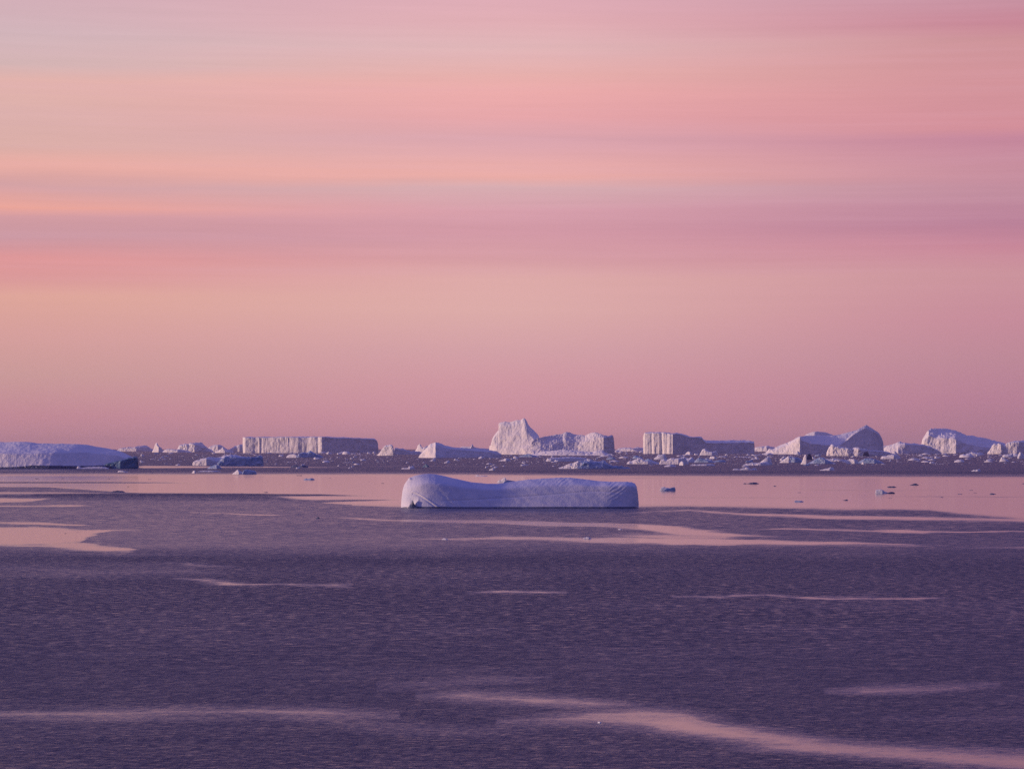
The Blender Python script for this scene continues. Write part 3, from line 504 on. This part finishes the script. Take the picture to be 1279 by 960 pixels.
for (px, row, w) in ((46, 597.6, 5), (78, 597.4, 3), (136, 597.6, 4), (187, 598.4, 4), (160, 607.6, 3), (332, 614.8, 6), (374, 593.8, 8), (412, 597, 3), (478, 603.4, 4), (82, 666, 3), (97, 664.6, 2.5)):
    place_chunk(px, row, w, rng.choice(DARKS), 'tiny dark fleck of ice on the pink calm water left of the whale-backed iceberg', 'dark flecks on the calm water at left')
for (px, row, w) in ((968, 607, 4), (998, 615, 5), (1056, 624.6, 8), (1213, 612, 5), (1218, 615.4, 4), (1112, 622, 5), (1240, 617, 8), (1199, 617, 6), (1176, 621, 5), (1278, 604, 4)):
    place_chunk(px, row, w, rng.choice(DARKS), 'tiny dark fleck of ice on the pink calm water right of the whale-backed iceberg', 'dark flecks on the calm water at right')

# finest brash nobody could count: one object
def brash_field():
    V, Fc = [], []
    for k in range(7500):
        row = 563.4 + 17 * rng.random() ** 1.7
        px = rng.uniform(-120, 1400)
        if float(vnoise(np.array([px / 38.]), np.array([row / 1.6]), np.array([0.5]), 77)[0]) < rng.uniform(-.5, .35): continue
        if px < 240 and rng.random() < .7: continue
        if px > 480 and px < 620 and rng.random() < .5: continue
        x, y = water_point(px, row); s = dist(row) / F
        w = s * rng.uniform(.6, 3.0); d = w * rng.uniform(.5, 1.2); h = s * rng.uniform(.15, .6)
        a = rng.uniform(0, 3.14); b = len(V)
        ring = []
        for i in range(5):
            t = a + i * 1.2566 + rng.uniform(-.3, .3)
            ring.append((math.cos(t), math.sin(t)))
        for c, q in ring: V.append((x + c * w * .5, y + q * d * .5, -.1 * s))
        for c, q in ring: V.append((x + c * w * .34, y + q * d * .34, h * rng.uniform(.5, 1)))
        for i in range(5):
            j = (i + 1) % 5
            Fc.append((b + i, b + j, b + 5 + j, b + 5 + i))
        Fc.append(tuple(b + 5 + i for i in range(5)))
    o = mesh_obj('brash_ice', V, Fc, M_SNOW)
    tag(o, 'fine broken brash ice scattered over the dark water along the horizon', 'brash ice', kind='stuff')
brash_field()

# ================================================================== the sea
def streak(px, row, pts, soft=1.0):
    """pts: (column, row, half thickness); calm strip on the water, 0..1"""
    a = np.array(pts, float)
    c = np.interp(px, a[:, 0], a[:, 1]); h = np.interp(px, a[:, 0], a[:, 2], left=0, right=0)
    return np.clip((h - np.abs(row - c)) / soft + .5, 0, 1) * (h > 0.01)
def band(px, row, up, lo, soft=1.2):
    u = np.array(up, float); l = np.array(lo, float)
    a = np.interp(px, u[:, 0], u[:, 1]); b = np.interp(px, l[:, 0], l[:, 1])
    return np.clip((row - a) / soft + .5, 0, 1) * np.clip((b - row) / soft + .5, 0, 1)

def calm_map(px, row):
    wob = 0.9 * fbm(px / 160, row / 9, px * 0, 7, 4) * np.clip((row - 585) / 60, .25, 2.5)
    wob = wob + .45 * fbm(px / 45, row / 2.2, px * 0, 9, 3) * np.clip((row - 596) / 30, 0, 1.6)
    r = row + wob * np.clip((row - 560) / 90, .3, 1.5)
    c = np.zeros_like(px)
    # general unevenness of the wind
    c += .50 * np.clip((r - 618) / 8, 0, 1) * np.clip((698 - r) / 18, 0, 1) * np.clip(1.15 - px / 1900, 0, 1)
    c += .12 * np.clip(fbm(px / 260, row / 14, px * 0, 21, 3), 0, 1) * (row > 690)
    c += .13 * np.clip((590 - row) / 3, 0, 1)
    # main calm belt
    m = band(px, r, [(-400, 591), (500, 591), (800, 593), (1279, 594.5), (1700, 595)], [(-400, 617), (100, 617), (330, 618), (420, 631), (505, 633), (800, 633), (950, 634), (1040, 637), (1160, 637.5), (1200, 643), (1279, 650), (1700, 655)], 7.0)
    m = np.where(px > 1100, m * .95, m)
    for p, k in (([(-400, 602, 1.2), (120, 602.4, 1.2), (210, 602.6, .4), (240, 603, 0)], .6), ([(-400, 611, 3.6), (60, 611, 3.2), (130, 614, 1.2), (180, 616, 0)], .6),
                 ([(40, 619, 2), (100, 617.5, 1.6), (300, 617.6, 1.8), (400, 618, 1.0), (460, 619, 0)], .9), ([(220, 625, 3.4), (330, 627, 3.0), (450, 624.6, .9), (500, 624, 0)], .75), ([(330, 631.5, 2.5), (400, 630, 1.2), (440, 630, 0)], .8),
                 ([(990, 611, 0), (1040, 612, .5), (1120, 612.6, .4), (1170, 612, 0)], .3), ([(1100, 620, 0), (1160, 620, .5), (1260, 620.4, .5), (1279, 620, .3), (1500, 620, 0)], .35), ([(700, 596.4, 0), (800, 597, .5), (980, 597, .4), (1020, 597, 0)], .35),
                 ([(800, 620, 0), (840, 621, .35), (1000, 621, .35), (1060, 621, 0)], .25)):
        m = m * (1 - k * streak(px, r, p, 1.0))
    c = np.maximum(c, m)
    # slivers inside the dark strip near the bergs
    c = np.maximum(c, .8 * streak(px, r, [(165, 583, 0), (180, 583, 1.6), (240, 583, 1.2), (300, 583, .8), (400, 583.4, .4), (460, 583.6, 0)], .8))
    c = np.maximum(c, .5 * streak(px, r, [(-300, 587, .8), (60, 587.4, .8), (110, 588, 0)], .8))
    c = np.maximum(c, .35 * streak(px, r, [(440, 581.6, 0), (470, 582, .5), (640, 582, .5), (690, 582, 0)], .6))
    c = np.maximum(c, .35 * streak(px, r, [(700, 592, 1.2), (900, 593, 1.6), (1279, 594, 2.2), (1700, 594, 3)], 1.5))
    S = [  # column, row, half thickness | strength, softness
        ([(-400, 625, 3.6), (0, 624.6, 3.4), (40, 624, 2.2), (70, 622, 0)], .95, 1.2), ([(-400, 631.6, .8), (20, 631.6, 1.2), (90, 631.4, 1.8), (125, 631, 0)], .95, 1.2), ([(70, 638.6, 0), (110, 639, .6), (140, 639, 0)], .5, 1.2), ([(170, 627, 0), (205, 627, 1.6), (240, 626.6, 0)], .55, 1.4),
        ([(240, 625, 0), (290, 629, 1.0), (330, 629, 1.2), (380, 629, 0)], .6, 1.2), ([(180, 640, 0), (230, 640, .7), (300, 641.6, 1.2), (340, 642.6, 1.2), (365, 643, 0)], .9, 1.0), ([(390, 645, 0), (430, 646, 1.0), (480, 647.6, 1.6), (540, 649.6, 2.2), (600, 651, 2.6), (660, 652.6, 2.8), (740, 655.5, 3.0), (800, 658, 3.6), (850, 663, 5), (900, 667, 3.8), (940, 670, 1.6), (985, 671, 0)], .95, 1.6),
        ([(500, 674, 0), (540, 672.6, 1.2), (620, 671.8, 1.8), (700, 673.6, 2.4), (780, 674.6, 4.0), (860, 676.4, 4), (920, 677.6, 3.2), (1000, 678, 2.4), (1080, 678, 2.0), (1120, 679, 1.2), (1165, 680, 0)], .95, 1.4), ([(740, 668, 0), (780, 668, 4), (850, 670, 7), (900, 671, 5), (940, 673, 0)], .7, 3),
        ([(350, 634, 0), (420, 637, .6), (500, 640, .5), (520, 641, 0)], .4, 1.2), ([(780, 640, 0), (860, 636.6, 1.2), (920, 641, 1.8), (960, 643, 2.2), (1040, 645.6, 2.4), (1160, 647.6, 2.4), (1279, 650, 2), (1600, 654, 0)], .95, 1.4),
        ([(920, 661, 0), (960, 661, 1.0), (1060, 662, 1.5), (1150, 663.6, 1.6), (1220, 663.6, 1.0), (1290, 664, .8), (1500, 666, 0)], .9, .9), ([(1060, 659.4, 0), (1090, 659.4, .8), (1140, 660, 0)], .55, .9), ([(1200, 682, 0), (1250, 682, .9), (1300, 682, 1.2), (1600, 683, 0)], .75, 1.1), ([(1245, 674, 0), (1290, 674, .7), (1500, 675, 0)], .5, 1),
        ([(270, 663, 0), (285, 663.4, .6), (310, 664, .7), (325, 664, 0)], .8, .9), ([(-400, 652.6, 1), (0, 652.8, 1.4), (60, 653.6, 2.2), (100, 654.8, 1.4), (122, 655, 0)], .95, 1.2),
        ([(-400, 668, 12), (0, 668, 11.5), (60, 668.6, 11), (100, 668, 8), (115, 664.6, 4), (140, 662, 2), (165, 661, 1.2), (185, 661, 0)], .97, 1.6), ([(40, 676, 3), (90, 680, 5.5), (130, 684, 5.5), (160, 685.6, 4.4), (175, 686, 0)], .92, 2.4), ([(60, 690, 0), (150, 692.6, 2.4), (200, 691, 1.2), (260, 692, 0)], .5, 2),
        ([(-400, 712, 4), (0, 710, 5), (120, 714, 7), (200, 713.6, 6), (240, 713.6, 5), (262, 716, 2), (285, 717, 0)], .42, 5), ([(180, 712, 0), (215, 713.4, 4), (240, 713.6, 4), (258, 716, 1.4), (270, 717, 0)], .45, 3), ([(205, 704, 0), (250, 706.4, 1.6), (285, 706.4, 1.0), (296, 706, 0)], .7, 1.4), ([(215, 724, 0), (290, 727, 1.4), (360, 728.6, 1.0), (420, 730, 1.2), (440, 730, 0)], .85, 1.0),
        ([(580, 737, 0), (620, 737.4, 1.6), (680, 738, 1.8), (710, 738, 0)], .85, 1.2), ([(840, 743, 0), (900, 744, 1.0), (1000, 745.6, 1), (1080, 746.4, 1.8), (1150, 746.6, 1.4), (1185, 747, 0)], .9, 1.0), ([(500, 787, 0), (560, 788, 1.4), (640, 787, 0)], .25, 3), ([(60, 816, 0), (120, 818, 2), (230, 815, 0)], .22, 4), ([(0, 772, 0), (120, 774, 3), (260, 772, 0)], .2, 4),
        ([(470, 856, 0), (540, 853, 4), (600, 848, 4), (660, 846, 2.4), (690, 845, 0)], .5, 6), ([(520, 870, 0), (580, 868.6, 5), (640, 870, 6), (690, 874, 6), (740, 879, 6), (775, 881, 3), (800, 884, 0)], .80, 5), ([(-400, 900, 5), (0, 895, 5), (80, 893, 6), (200, 890, 5), (320, 889, 6), (400, 890, 6), (470, 891, 3), (500, 893, 0)], .74, 5), ([(380, 895, 0), (440, 903, 5), (520, 909, 5), (600, 913, 3), (680, 912, 0)], .45, 7),
        ([(620, 904, 0), (740, 896, 6), (800, 896, 9), (850, 903, 13), (900, 913, 12), (960, 924, 10), (1040, 934, 9), (1120, 941, 9), (1200, 946, 10), (1300, 952, 12), (1600, 965, 14)], .95, 7), ([(1030, 862, 0), (1080, 860.6, 5), (1130, 859.6, 4.6), (1180, 858, 2), (1250, 857, 0)], .72, 4), ([(1100, 897, 0), (1200, 897, 3), (1300, 896, 4), (1500, 896, 0)], .3, 5), ([(930, 782, 0), (1000, 784, 2), (1100, 786, 0)], .2, 4)]
    for pts, k, soft in S:
        c = np.maximum(c, k * streak(px, r, pts, soft * 3.0))
    return np.clip(c, 0, 1)

def sea():
    rows = np.concatenate([np.array([560.9, 561.4, 562, 562.7, 563.4]), np.arange(564, 700, .6), np.arange(700, 1010, 1.2), np.array([1040, 1100, 1250, 1600, 2400, 4000])])
    r = CAMH * F / (rows - HOR)
    r = np.concatenate([[70000.0], r])
    rows = np.concatenate([[HOR + CAMH * F / 70000.0], rows])
    az = np.concatenate([np.arange(-180, -18, 3.0), np.arange(-18, 18, .06), np.arange(18, 180.1, 3.0)])
    R, A = np.meshgrid(r, np.radians(az), indexing='ij')
    # rings of equal depth inside the view, so that the streaks lie straight
    X, Y = R * np.sin(A), R * np.cos(A)
    Vv = np.stack([X, Y, np.zeros_like(X)], 2).reshape(-1, 3)
    Ys = np.maximum(Y, 1.0)
    px = np.clip(CX + X / Ys * F, -400, 1700); row = HOR + CAMH * F / np.maximum(Y, 20.0)
    cm = calm_map(px.astype(float), np.clip(row, HOR, 1400)).ravel()
    cm[(Y <= 20).ravel()] = .1
    nr, nc = R.shape
    faces = quads(nr, nc)
    me = bpy.data.meshes.new('sea')
    me.from_pydata([tuple(v) for v in Vv], [], [f[::-1] for f in faces])
    at = me.attributes.new('calm', 'FLOAT', 'POINT'); at.data.foreach_set('value', cm.astype(np.float32))
    me.polygons.foreach_set('use_smooth', [True] * len(me.polygons)); me.update()
    m, N, L, b = new_mat('sea_water')
    b.inputs['Base Color'].default_value = (0.038, 0.044, 0.112, 1); b.inputs['IOR'].default_value = 1.333
    ca = N.new('ShaderNodeAttribute'); ca.attribute_name = 'calm'
    tc = N.new('ShaderNodeTexCoord')
    def noise(scale, detail, rough, stretch):
        mp = N.new('ShaderNodeMapping'); mp.inputs['Scale'].default_value = stretch; L.new(tc.outputs['Object'], mp.inputs[0])
        n = N.new('ShaderNodeTexNoise'); n.inputs['Scale'].default_value = scale; n.inputs['Detail'].default_value = detail; n.inputs['Roughness'].default_value = rough
        L.new(mp.outputs[0], n.inputs['Vector']); return n.outputs['Fac']
    def math_(op, a, b_, clamp=False):
        k = N.new('ShaderNodeMath'); k.operation = op; k.use_clamp = clamp
        for i, v in enumerate((a, b_)):
            if hasattr(v, 'is_linked') or hasattr(v, 'links'): L.new(v, k.inputs[i])
            else: k.inputs[i].default_value = v
        return k.outputs[0]
    # wind breaks the edge of every slick into patches
    pat1 = noise(.16, 6, .66, (1, 2.2, 1)); pat2 = noise(.035, 6, .66, (1.0, .7, 1))
    # dashes: ruffled water shows through the slicks, glassy dashes through the ruffled water
    f1 = noise(2.6, 6, .72, (.5, .9, 1)); f2 = noise(1.35, 6, .72, (.62, .55, 1)); f3 = noise(.62, 6, .72, (.55, .42, 1))
    sy = N.new('ShaderNodeSeparateXYZ'); L.new(tc.outputs['Object'], sy.inputs[0])
    def blend(a, b_, y0, y1):
        t = N.new('ShaderNodeMapRange'); t.interpolation_type = 'SMOOTHSTEP'; L.new(sy.outputs[1], t.inputs[0]); t.inputs[1].default_value = y0; t.inputs[2].default_value = y1
        return math_('ADD', math_('MULTIPLY', a, math_('SUBTRACT', 1.0, t.outputs[0])), math_('MULTIPLY', b_, t.outputs[0]))
    # short capillary ripples close in, longer waves in the open water farther out
    fleck = blend(blend(f1, f2, 130.0, 260.0), f3, 300.0, 620.0)
    patch = blend(pat1, pat2, 170.0, 480.0)
    c0 = ca.outputs['Fac']
    v = math_('ADD', c0, math_('ADD', math_('MULTIPLY', math_('SUBTRACT', patch, .5), 1.5), math_('MULTIPLY', math_('SUBTRACT', fleck, .5), 2.2)))
    v = math_('ADD', v, .06)
    th = N.new('ShaderNodeMapRange'); th.interpolation_type = 'SMOOTHSTEP'; L.new(v, th.inputs[0]); th.inputs[1].default_value = .05; th.inputs[2].default_value = .95
    edge = math_('MULTIPLY', math_('MULTIPLY', c0, math_('SUBTRACT', 1.0, c0)), 3.2, True)
    lo_ = N.new('ShaderNodeMapRange'); lo_.interpolation_type = 'SMOOTHSTEP'; L.new(c0, lo_.inputs[0]); lo_.inputs[1].default_value = .50; lo_.inputs[2].default_value = .68
    edge = math_('MULTIPLY', edge, lo_.outputs[0])
    cc = math_('ADD', c0, math_('MULTIPLY', edge, math_('SUBTRACT', th.outputs[0], c0)), True)
    ripple = math_('SUBTRACT', 1.0, cc, True)
    w1 = noise(.14, 3, .55, (1, .7, 1)); w2 = noise(1.9, 5, .66, (1, .30, 1))
    height = math_('ADD', math_('MULTIPLY', w1, WAVE1), math_('MULTIPLY', w2, WAVE2))
    bp = N.new('ShaderNodeBump'); bp.inputs['Distance'].default_value = 1.0
    L.new(math_('ADD', math_('MULTIPLY', ripple, .985), .015), bp.inputs['Strength'])
    L.new(height, bp.inputs['Height']); L.new(bp.outputs[0], b.inputs['Normal'])
    rr = math_('ADD', math_('ADD', ROUGH, math_('MULTIPLY', math_('SUBTRACT', fleck, .5), FLECK)), math_('MULTIPLY', math_('SUBTRACT', patch, .5), .35))
    L.new(math_('ADD', math_('MULTIPLY', ripple, rr), .085, True), b.inputs['Roughness'])
    me.materials.append(m)
    o = bpy.data.objects.new('sea', me); COL.objects.link(o)
    tag(o, 'wide polar sea, wind-rippled purple water crossed by calm pink slicks', 'sea', kind='structure')
WAVE1, WAVE2, ROUGH, FLECK = .3, .8, .42, 1.75
sea()

# ================================================================== sky and sun
def build_world():
    w = bpy.data.worlds.new('World'); scene.world = w; w.use_nodes = True
    N, L = w.node_tree.nodes, w.node_tree.links
    bg = N['Background']; STR = 0.1; bg.inputs['Strength'].default_value = STR
    tc = N.new('ShaderNodeTexCoord'); sep = N.new('ShaderNodeSeparateXYZ'); L.new(tc.outputs['Generated'], sep.inputs[0])
    def mt(op, a, b_=None, clamp=False):
        k = N.new('ShaderNodeMath'); k.operation = op; k.use_clamp = clamp
        for i, v in enumerate((a, b_)):
            if v is None: continue
            if isinstance(v, (int, float)): k.inputs[i].default_value = v
            else: L.new(v, k.inputs[i])
        return k.outputs[0]
    def smooth(v, a, b_):
        k = N.new('ShaderNodeMapRange'); k.interpolation_type = 'SMOOTHSTEP'; L.new(v, k.inputs[0]); k.inputs[1].default_value = a; k.inputs[2].default_value = b_
        return k.outputs[0]
    def mix(f, a, b_):
        k = N.new('ShaderNodeMix'); k.data_type = 'RGBA'
        if isinstance(f, float): k.inputs[0].default_value = f
        else: L.new(f, k.inputs[0])
        for i, v in ((6, a), (7, b_)):
            if isinstance(v, tuple): k.inputs[i].default_value = v
            else: L.new(v, k.inputs[i])
        return k.outputs[2]
    x, y, z = sep.outputs
    elev = mt('MULTIPLY', mt('ARCSINE', z), 180 / math.pi)
    az = mt('DIVIDE', x, mt('MAXIMUM', y, .05))
    # cloud sheets waver and tilt a little
    cmb = N.new('ShaderNodeCombineXYZ'); L.new(mt('MULTIPLY', az, 5.0), cmb.inputs[0]); L.new(mt('MULTIPLY', elev, .8), cmb.inputs[1])
    n1 = N.new('ShaderNodeTexNoise'); n1.inputs['Scale'].default_value = 1.0; n1.inputs['Detail'].default_value = 4; n1.inputs['Roughness'].default_value = .55; L.new(cmb.outputs[0], n1.inputs['Vector'])
    cmb2 = N.new('ShaderNodeCombineXYZ'); L.new(mt('MULTIPLY', az, 4.0), cmb2.inputs[0]); L.new(mt('MULTIPLY', elev, 4.4), cmb2.inputs[1])
    n2 = N.new('ShaderNodeTexNoise'); n2.inputs['Scale'].default_value = 1.0; n2.inputs['Detail'].default_value = 5; n2.inputs['Roughness'].default_value = .6; L.new(cmb2.outputs[0], n2.inputs['Vector'])
    e1 = mt('ADD', elev, mt('MULTIPLY', mt('SUBTRACT', n1.outputs['Fac'], .5), mt('MULTIPLY', smooth(elev, 2.2, 4.5), .45)))
    fac = mt('DIVIDE', e1, 10.0, True)
    def row_ramp(stops):
        r = N.new('ShaderNodeValToRGB'); cr = r.color_ramp; cr.interpolation = 'EASE' if False else 'LINEAR'
        pts = sorted(((HOR - yy) * math.degrees(1 / F) / 10.0, c) for yy, c in stops)
        while len(cr.elements) < len(pts): cr.elements.new(0.5)
        for el, (p, c) in zip(cr.elements, pts): el.position = min(max(p, 0), 1); el.color = lin(c)
        L.new(fac, r.inputs[0]); return r.outputs[0]
    left = row_ramp([(-60, (207, 172, 188)), (0, (211, 175, 184)), (50, (211, 182, 188)), (90, (213, 182, 182)), (110, (227, 180, 173)), (150, (221, 178, 173)), (190, (221, 176, 169)), (215, (235, 175, 165)), (238, (213, 163, 165)), (262, (237, 167, 153)), (275, (213, 158, 163)), (300, (205, 155, 165)), (328, (225, 153, 153)), (350, (221, 155, 155)), (372, (225, 168, 155)), (420, (217, 162, 158)), (470, (205, 157, 155)), (520, (199, 142, 153)), (560, (188, 138, 152))])
    mid = row_ramp([(-60, (215, 168, 186)), (0, (225, 174, 184)), (30, (227, 176, 182)), (60, (227, 184, 186)), (95, (233, 178, 174)), (120, (239, 174, 173)), (150, (233, 168, 171)), (175, (221, 168, 177)), (205, (235, 175, 173)), (224, (237, 175, 169)), (238, (217, 175, 179)), (262, (217, 161, 173)), (292, (213, 155, 167)), (325, (217, 161, 167)), (350, (225, 174, 171)), (390, (223, 174, 171)), (440, (214, 163, 169)), (480, (211, 154, 165)), (520, (207, 148, 163)), (560, (198, 144, 160))])
    right = row_ramp([(-60, (187, 146, 166)), (0, (197, 148, 164)), (40, (201, 136, 152)), (60, (207, 148, 154)), (100, (211, 148, 155)), (140, (211, 146, 155)), (168, (212, 144, 155)), (182, (198, 136, 157)), (215, (200, 143, 159)), (250, (194, 141, 159)), (285, (186, 129, 153)), (312, (202, 137, 155)), (345, (204, 148, 157)), (400, (200, 141, 156)), (450, (191, 138, 153)), (500, (184, 129, 151)), (535, (174, 124, 146)), (560, (161, 118, 148))])
    t = mt('ADD', mt('MULTIPLY', az, F / 1279.0), .5)
    low = mix(smooth(t, .45, 1.05), mix(smooth(t, -.05, .55), left, mid), right)
    # fine streaks in the cloud sheet
    cmb3 = N.new('ShaderNodeCombineXYZ'); L.new(mt('MULTIPLY', az, 16.0), cmb3.inputs[0]); L.new(mt('ADD', mt('MULTIPLY', elev, 8.0), mt('MULTIPLY', az, 5.0)), cmb3.inputs[1])
    n3 = N.new('ShaderNodeTexNoise'); n3.inputs['Scale'].default_value = 1.0; n3.inputs['Detail'].default_value = 4; n3.inputs['Roughness'].default_value = .6; n3.inputs['Distortion'].default_value = .4; L.new(cmb3.outputs[0], n3.inputs['Vector'])
    wisp = mt('MULTIPLY', mt('MULTIPLY', mt('SUBTRACT', n3.outputs['Fac'], .5), .085), smooth(elev, 2.6, 4.2))
    st = mt('ADD', wisp, mt('ADD', mt('MULTIPLY', mt('MULTIPLY', mt('SUBTRACT', n2.outputs['Fac'], .5), .13), smooth(elev, 1.5, 4.5)), 1.0))
    grey = mt('MULTIPLY', smooth(n2.outputs['Fac'], .45, .75), mt('MULTIPLY', smooth(elev, 2.9, 3.8), .16))
    low = mix(grey, low, lin((206, 160, 174)))
    vm = N.new('ShaderNodeVectorMath'); vm.operation = 'SCALE'; L.new(low, vm.inputs[0]); L.new(st, vm.inputs[3])
    # the sky overhead, and the side away from the glow
    up = N.new('ShaderNodeValToRGB'); L.new(mt('DIVIDE', elev, 90.0, True), up.inputs[0])
    cr = up.color_ramp; pts = [(0, (178, 145, 180)), (9, (180, 148, 188)), (14, (150, 130, 190)), (22, (122, 112, 188)), (35, (110, 106, 192)), (60, (102, 106, 192)), (90, (100, 108, 200))]
    while len(cr.elements) < len(pts): cr.elements.new(.5)
    for el, (p, c) in zip(cr.elements, pts): el.position = p / 90; el.color = lin(c)
    sky = N.new('ShaderNodeTexSky'); sky.sky_type = 'NISHITA'; sky.sun_disc = False; sky.sun_elevation = SUN_EL; sky.sun_rotation = math.atan2(SUN_AZ[0], SUN_AZ[1])
    nis = N.new('ShaderNodeVectorMath'); nis.operation = 'SCALE'; L.new(sky.outputs[0], nis.inputs[0]); nis.inputs[3].default_value = NISH * STR
    front = smooth(y, .15, .75)
    bk = N.new('ShaderNodeValToRGB'); L.new(mt('DIVIDE', elev, 90.0, True), bk.inputs[0])
    cr = bk.color_ramp; pts = [(0, (132, 112, 168)), (20, (112, 101, 170)), (50, (100, 98, 178)), (90, (100, 102, 188))]
    while len(cr.elements) < len(pts): cr.elements.new(.5)
    for el, (p, c) in zip(cr.elements, pts): el.position = p / 90; el.color = lin(c)
    # unseen low sky opposite the sun, darkened to deepen the bergs' shaded faces
    dusk = mt('MULTIPLY', smooth(x, .05, .8), mt('SUBTRACT', 1.0, smooth(elev, 8.0, 40.0)))
    back = mix(dusk, bk.outputs[0], lin((84, 78, 122)))
    upper = mix(.15, mix(front, back, up.outputs[0]), nis.outputs[0])
    lowmix = mt('MULTIPLY', mt('SUBTRACT', 1.0, smooth(elev, 8.6, 13.0)), front)
    col = mix(lowmix, upper, vm.outputs[0])
    fin = N.new('ShaderNodeVectorMath'); fin.operation = 'SCALE'; L.new(col, fin.inputs[0]); fin.inputs[3].default_value = 1 / STR
    L.new(fin.outputs[0], bg.inputs['Color'])
NISH = 1.0
build_world()

def haze():
    R, lo, hi = 75000.0, -8.0, 260.0
    V = [(x, y, z) for z in (lo, hi) for x, y in ((-R, -R), (R, -R), (R, R), (-R, R))]
    Fc = [(0, 3, 2, 1), (4, 5, 6, 7), (0, 1, 5, 4), (1, 2, 6, 5), (2, 3, 7, 6), (3, 0, 4, 7)]
    m = bpy.data.materials.new('haze'); m.use_nodes = True; N = m.node_tree.nodes; N.remove(N['Principled BSDF'])
    v = N.new('ShaderNodeVolumePrincipled'); v.inputs['Color'].default_value = (.98, .74, .82, 1); v.inputs['Density'].default_value = HAZE
    m.node_tree.links.new(v.outputs[0], N['Material Output'].inputs['Volume'])
    tag(mesh_obj('haze', V, Fc, m), 'thin lavender haze lying over the polar sea', 'haze', kind='stuff')
HAZE = 1.2e-5
haze()
sl = bpy.data.lights.new('sun', 'SUN'); sl.energy = 3.4; sl.color = (1.0, .63, .46); sl.angle = math.radians(3)
so = bpy.data.objects.new('sun', sl); COL.objects.link(so)
from mathutils import Vector
dv = Vector((-SUN_AZ[0] * math.cos(SUN_EL), -SUN_AZ[1] * math.cos(SUN_EL), -math.sin(SUN_EL)))
so.rotation_euler = dv.to_track_quat('-Z', 'Y').to_euler()

# ================================================================== camera and picture
cam = bpy.data.cameras.new('camera'); cam.lens = 100; cam.sensor_width = 36; cam.clip_end = 300000; cam.clip_start = 1
cam.shift_y = (HOR - 480) / 1279.0
co = bpy.data.objects.new('camera', cam); COL.objects.link(co); co.location = (0, 0, CAMH); co.rotation_euler = (math.radians(90), 0, 0)
scene.camera = co
scene.render.engine = 'CYCLES'
scene.cycles.use_denoising = False
scene.cycles.max_bounces = 6
scene.view_settings.view_transform = 'Standard'; scene.view_settings.look = 'None'; scene.view_settings.gamma = 1; scene.view_settings.exposure = 0
scene.view_settings.use_curve_mapping = False
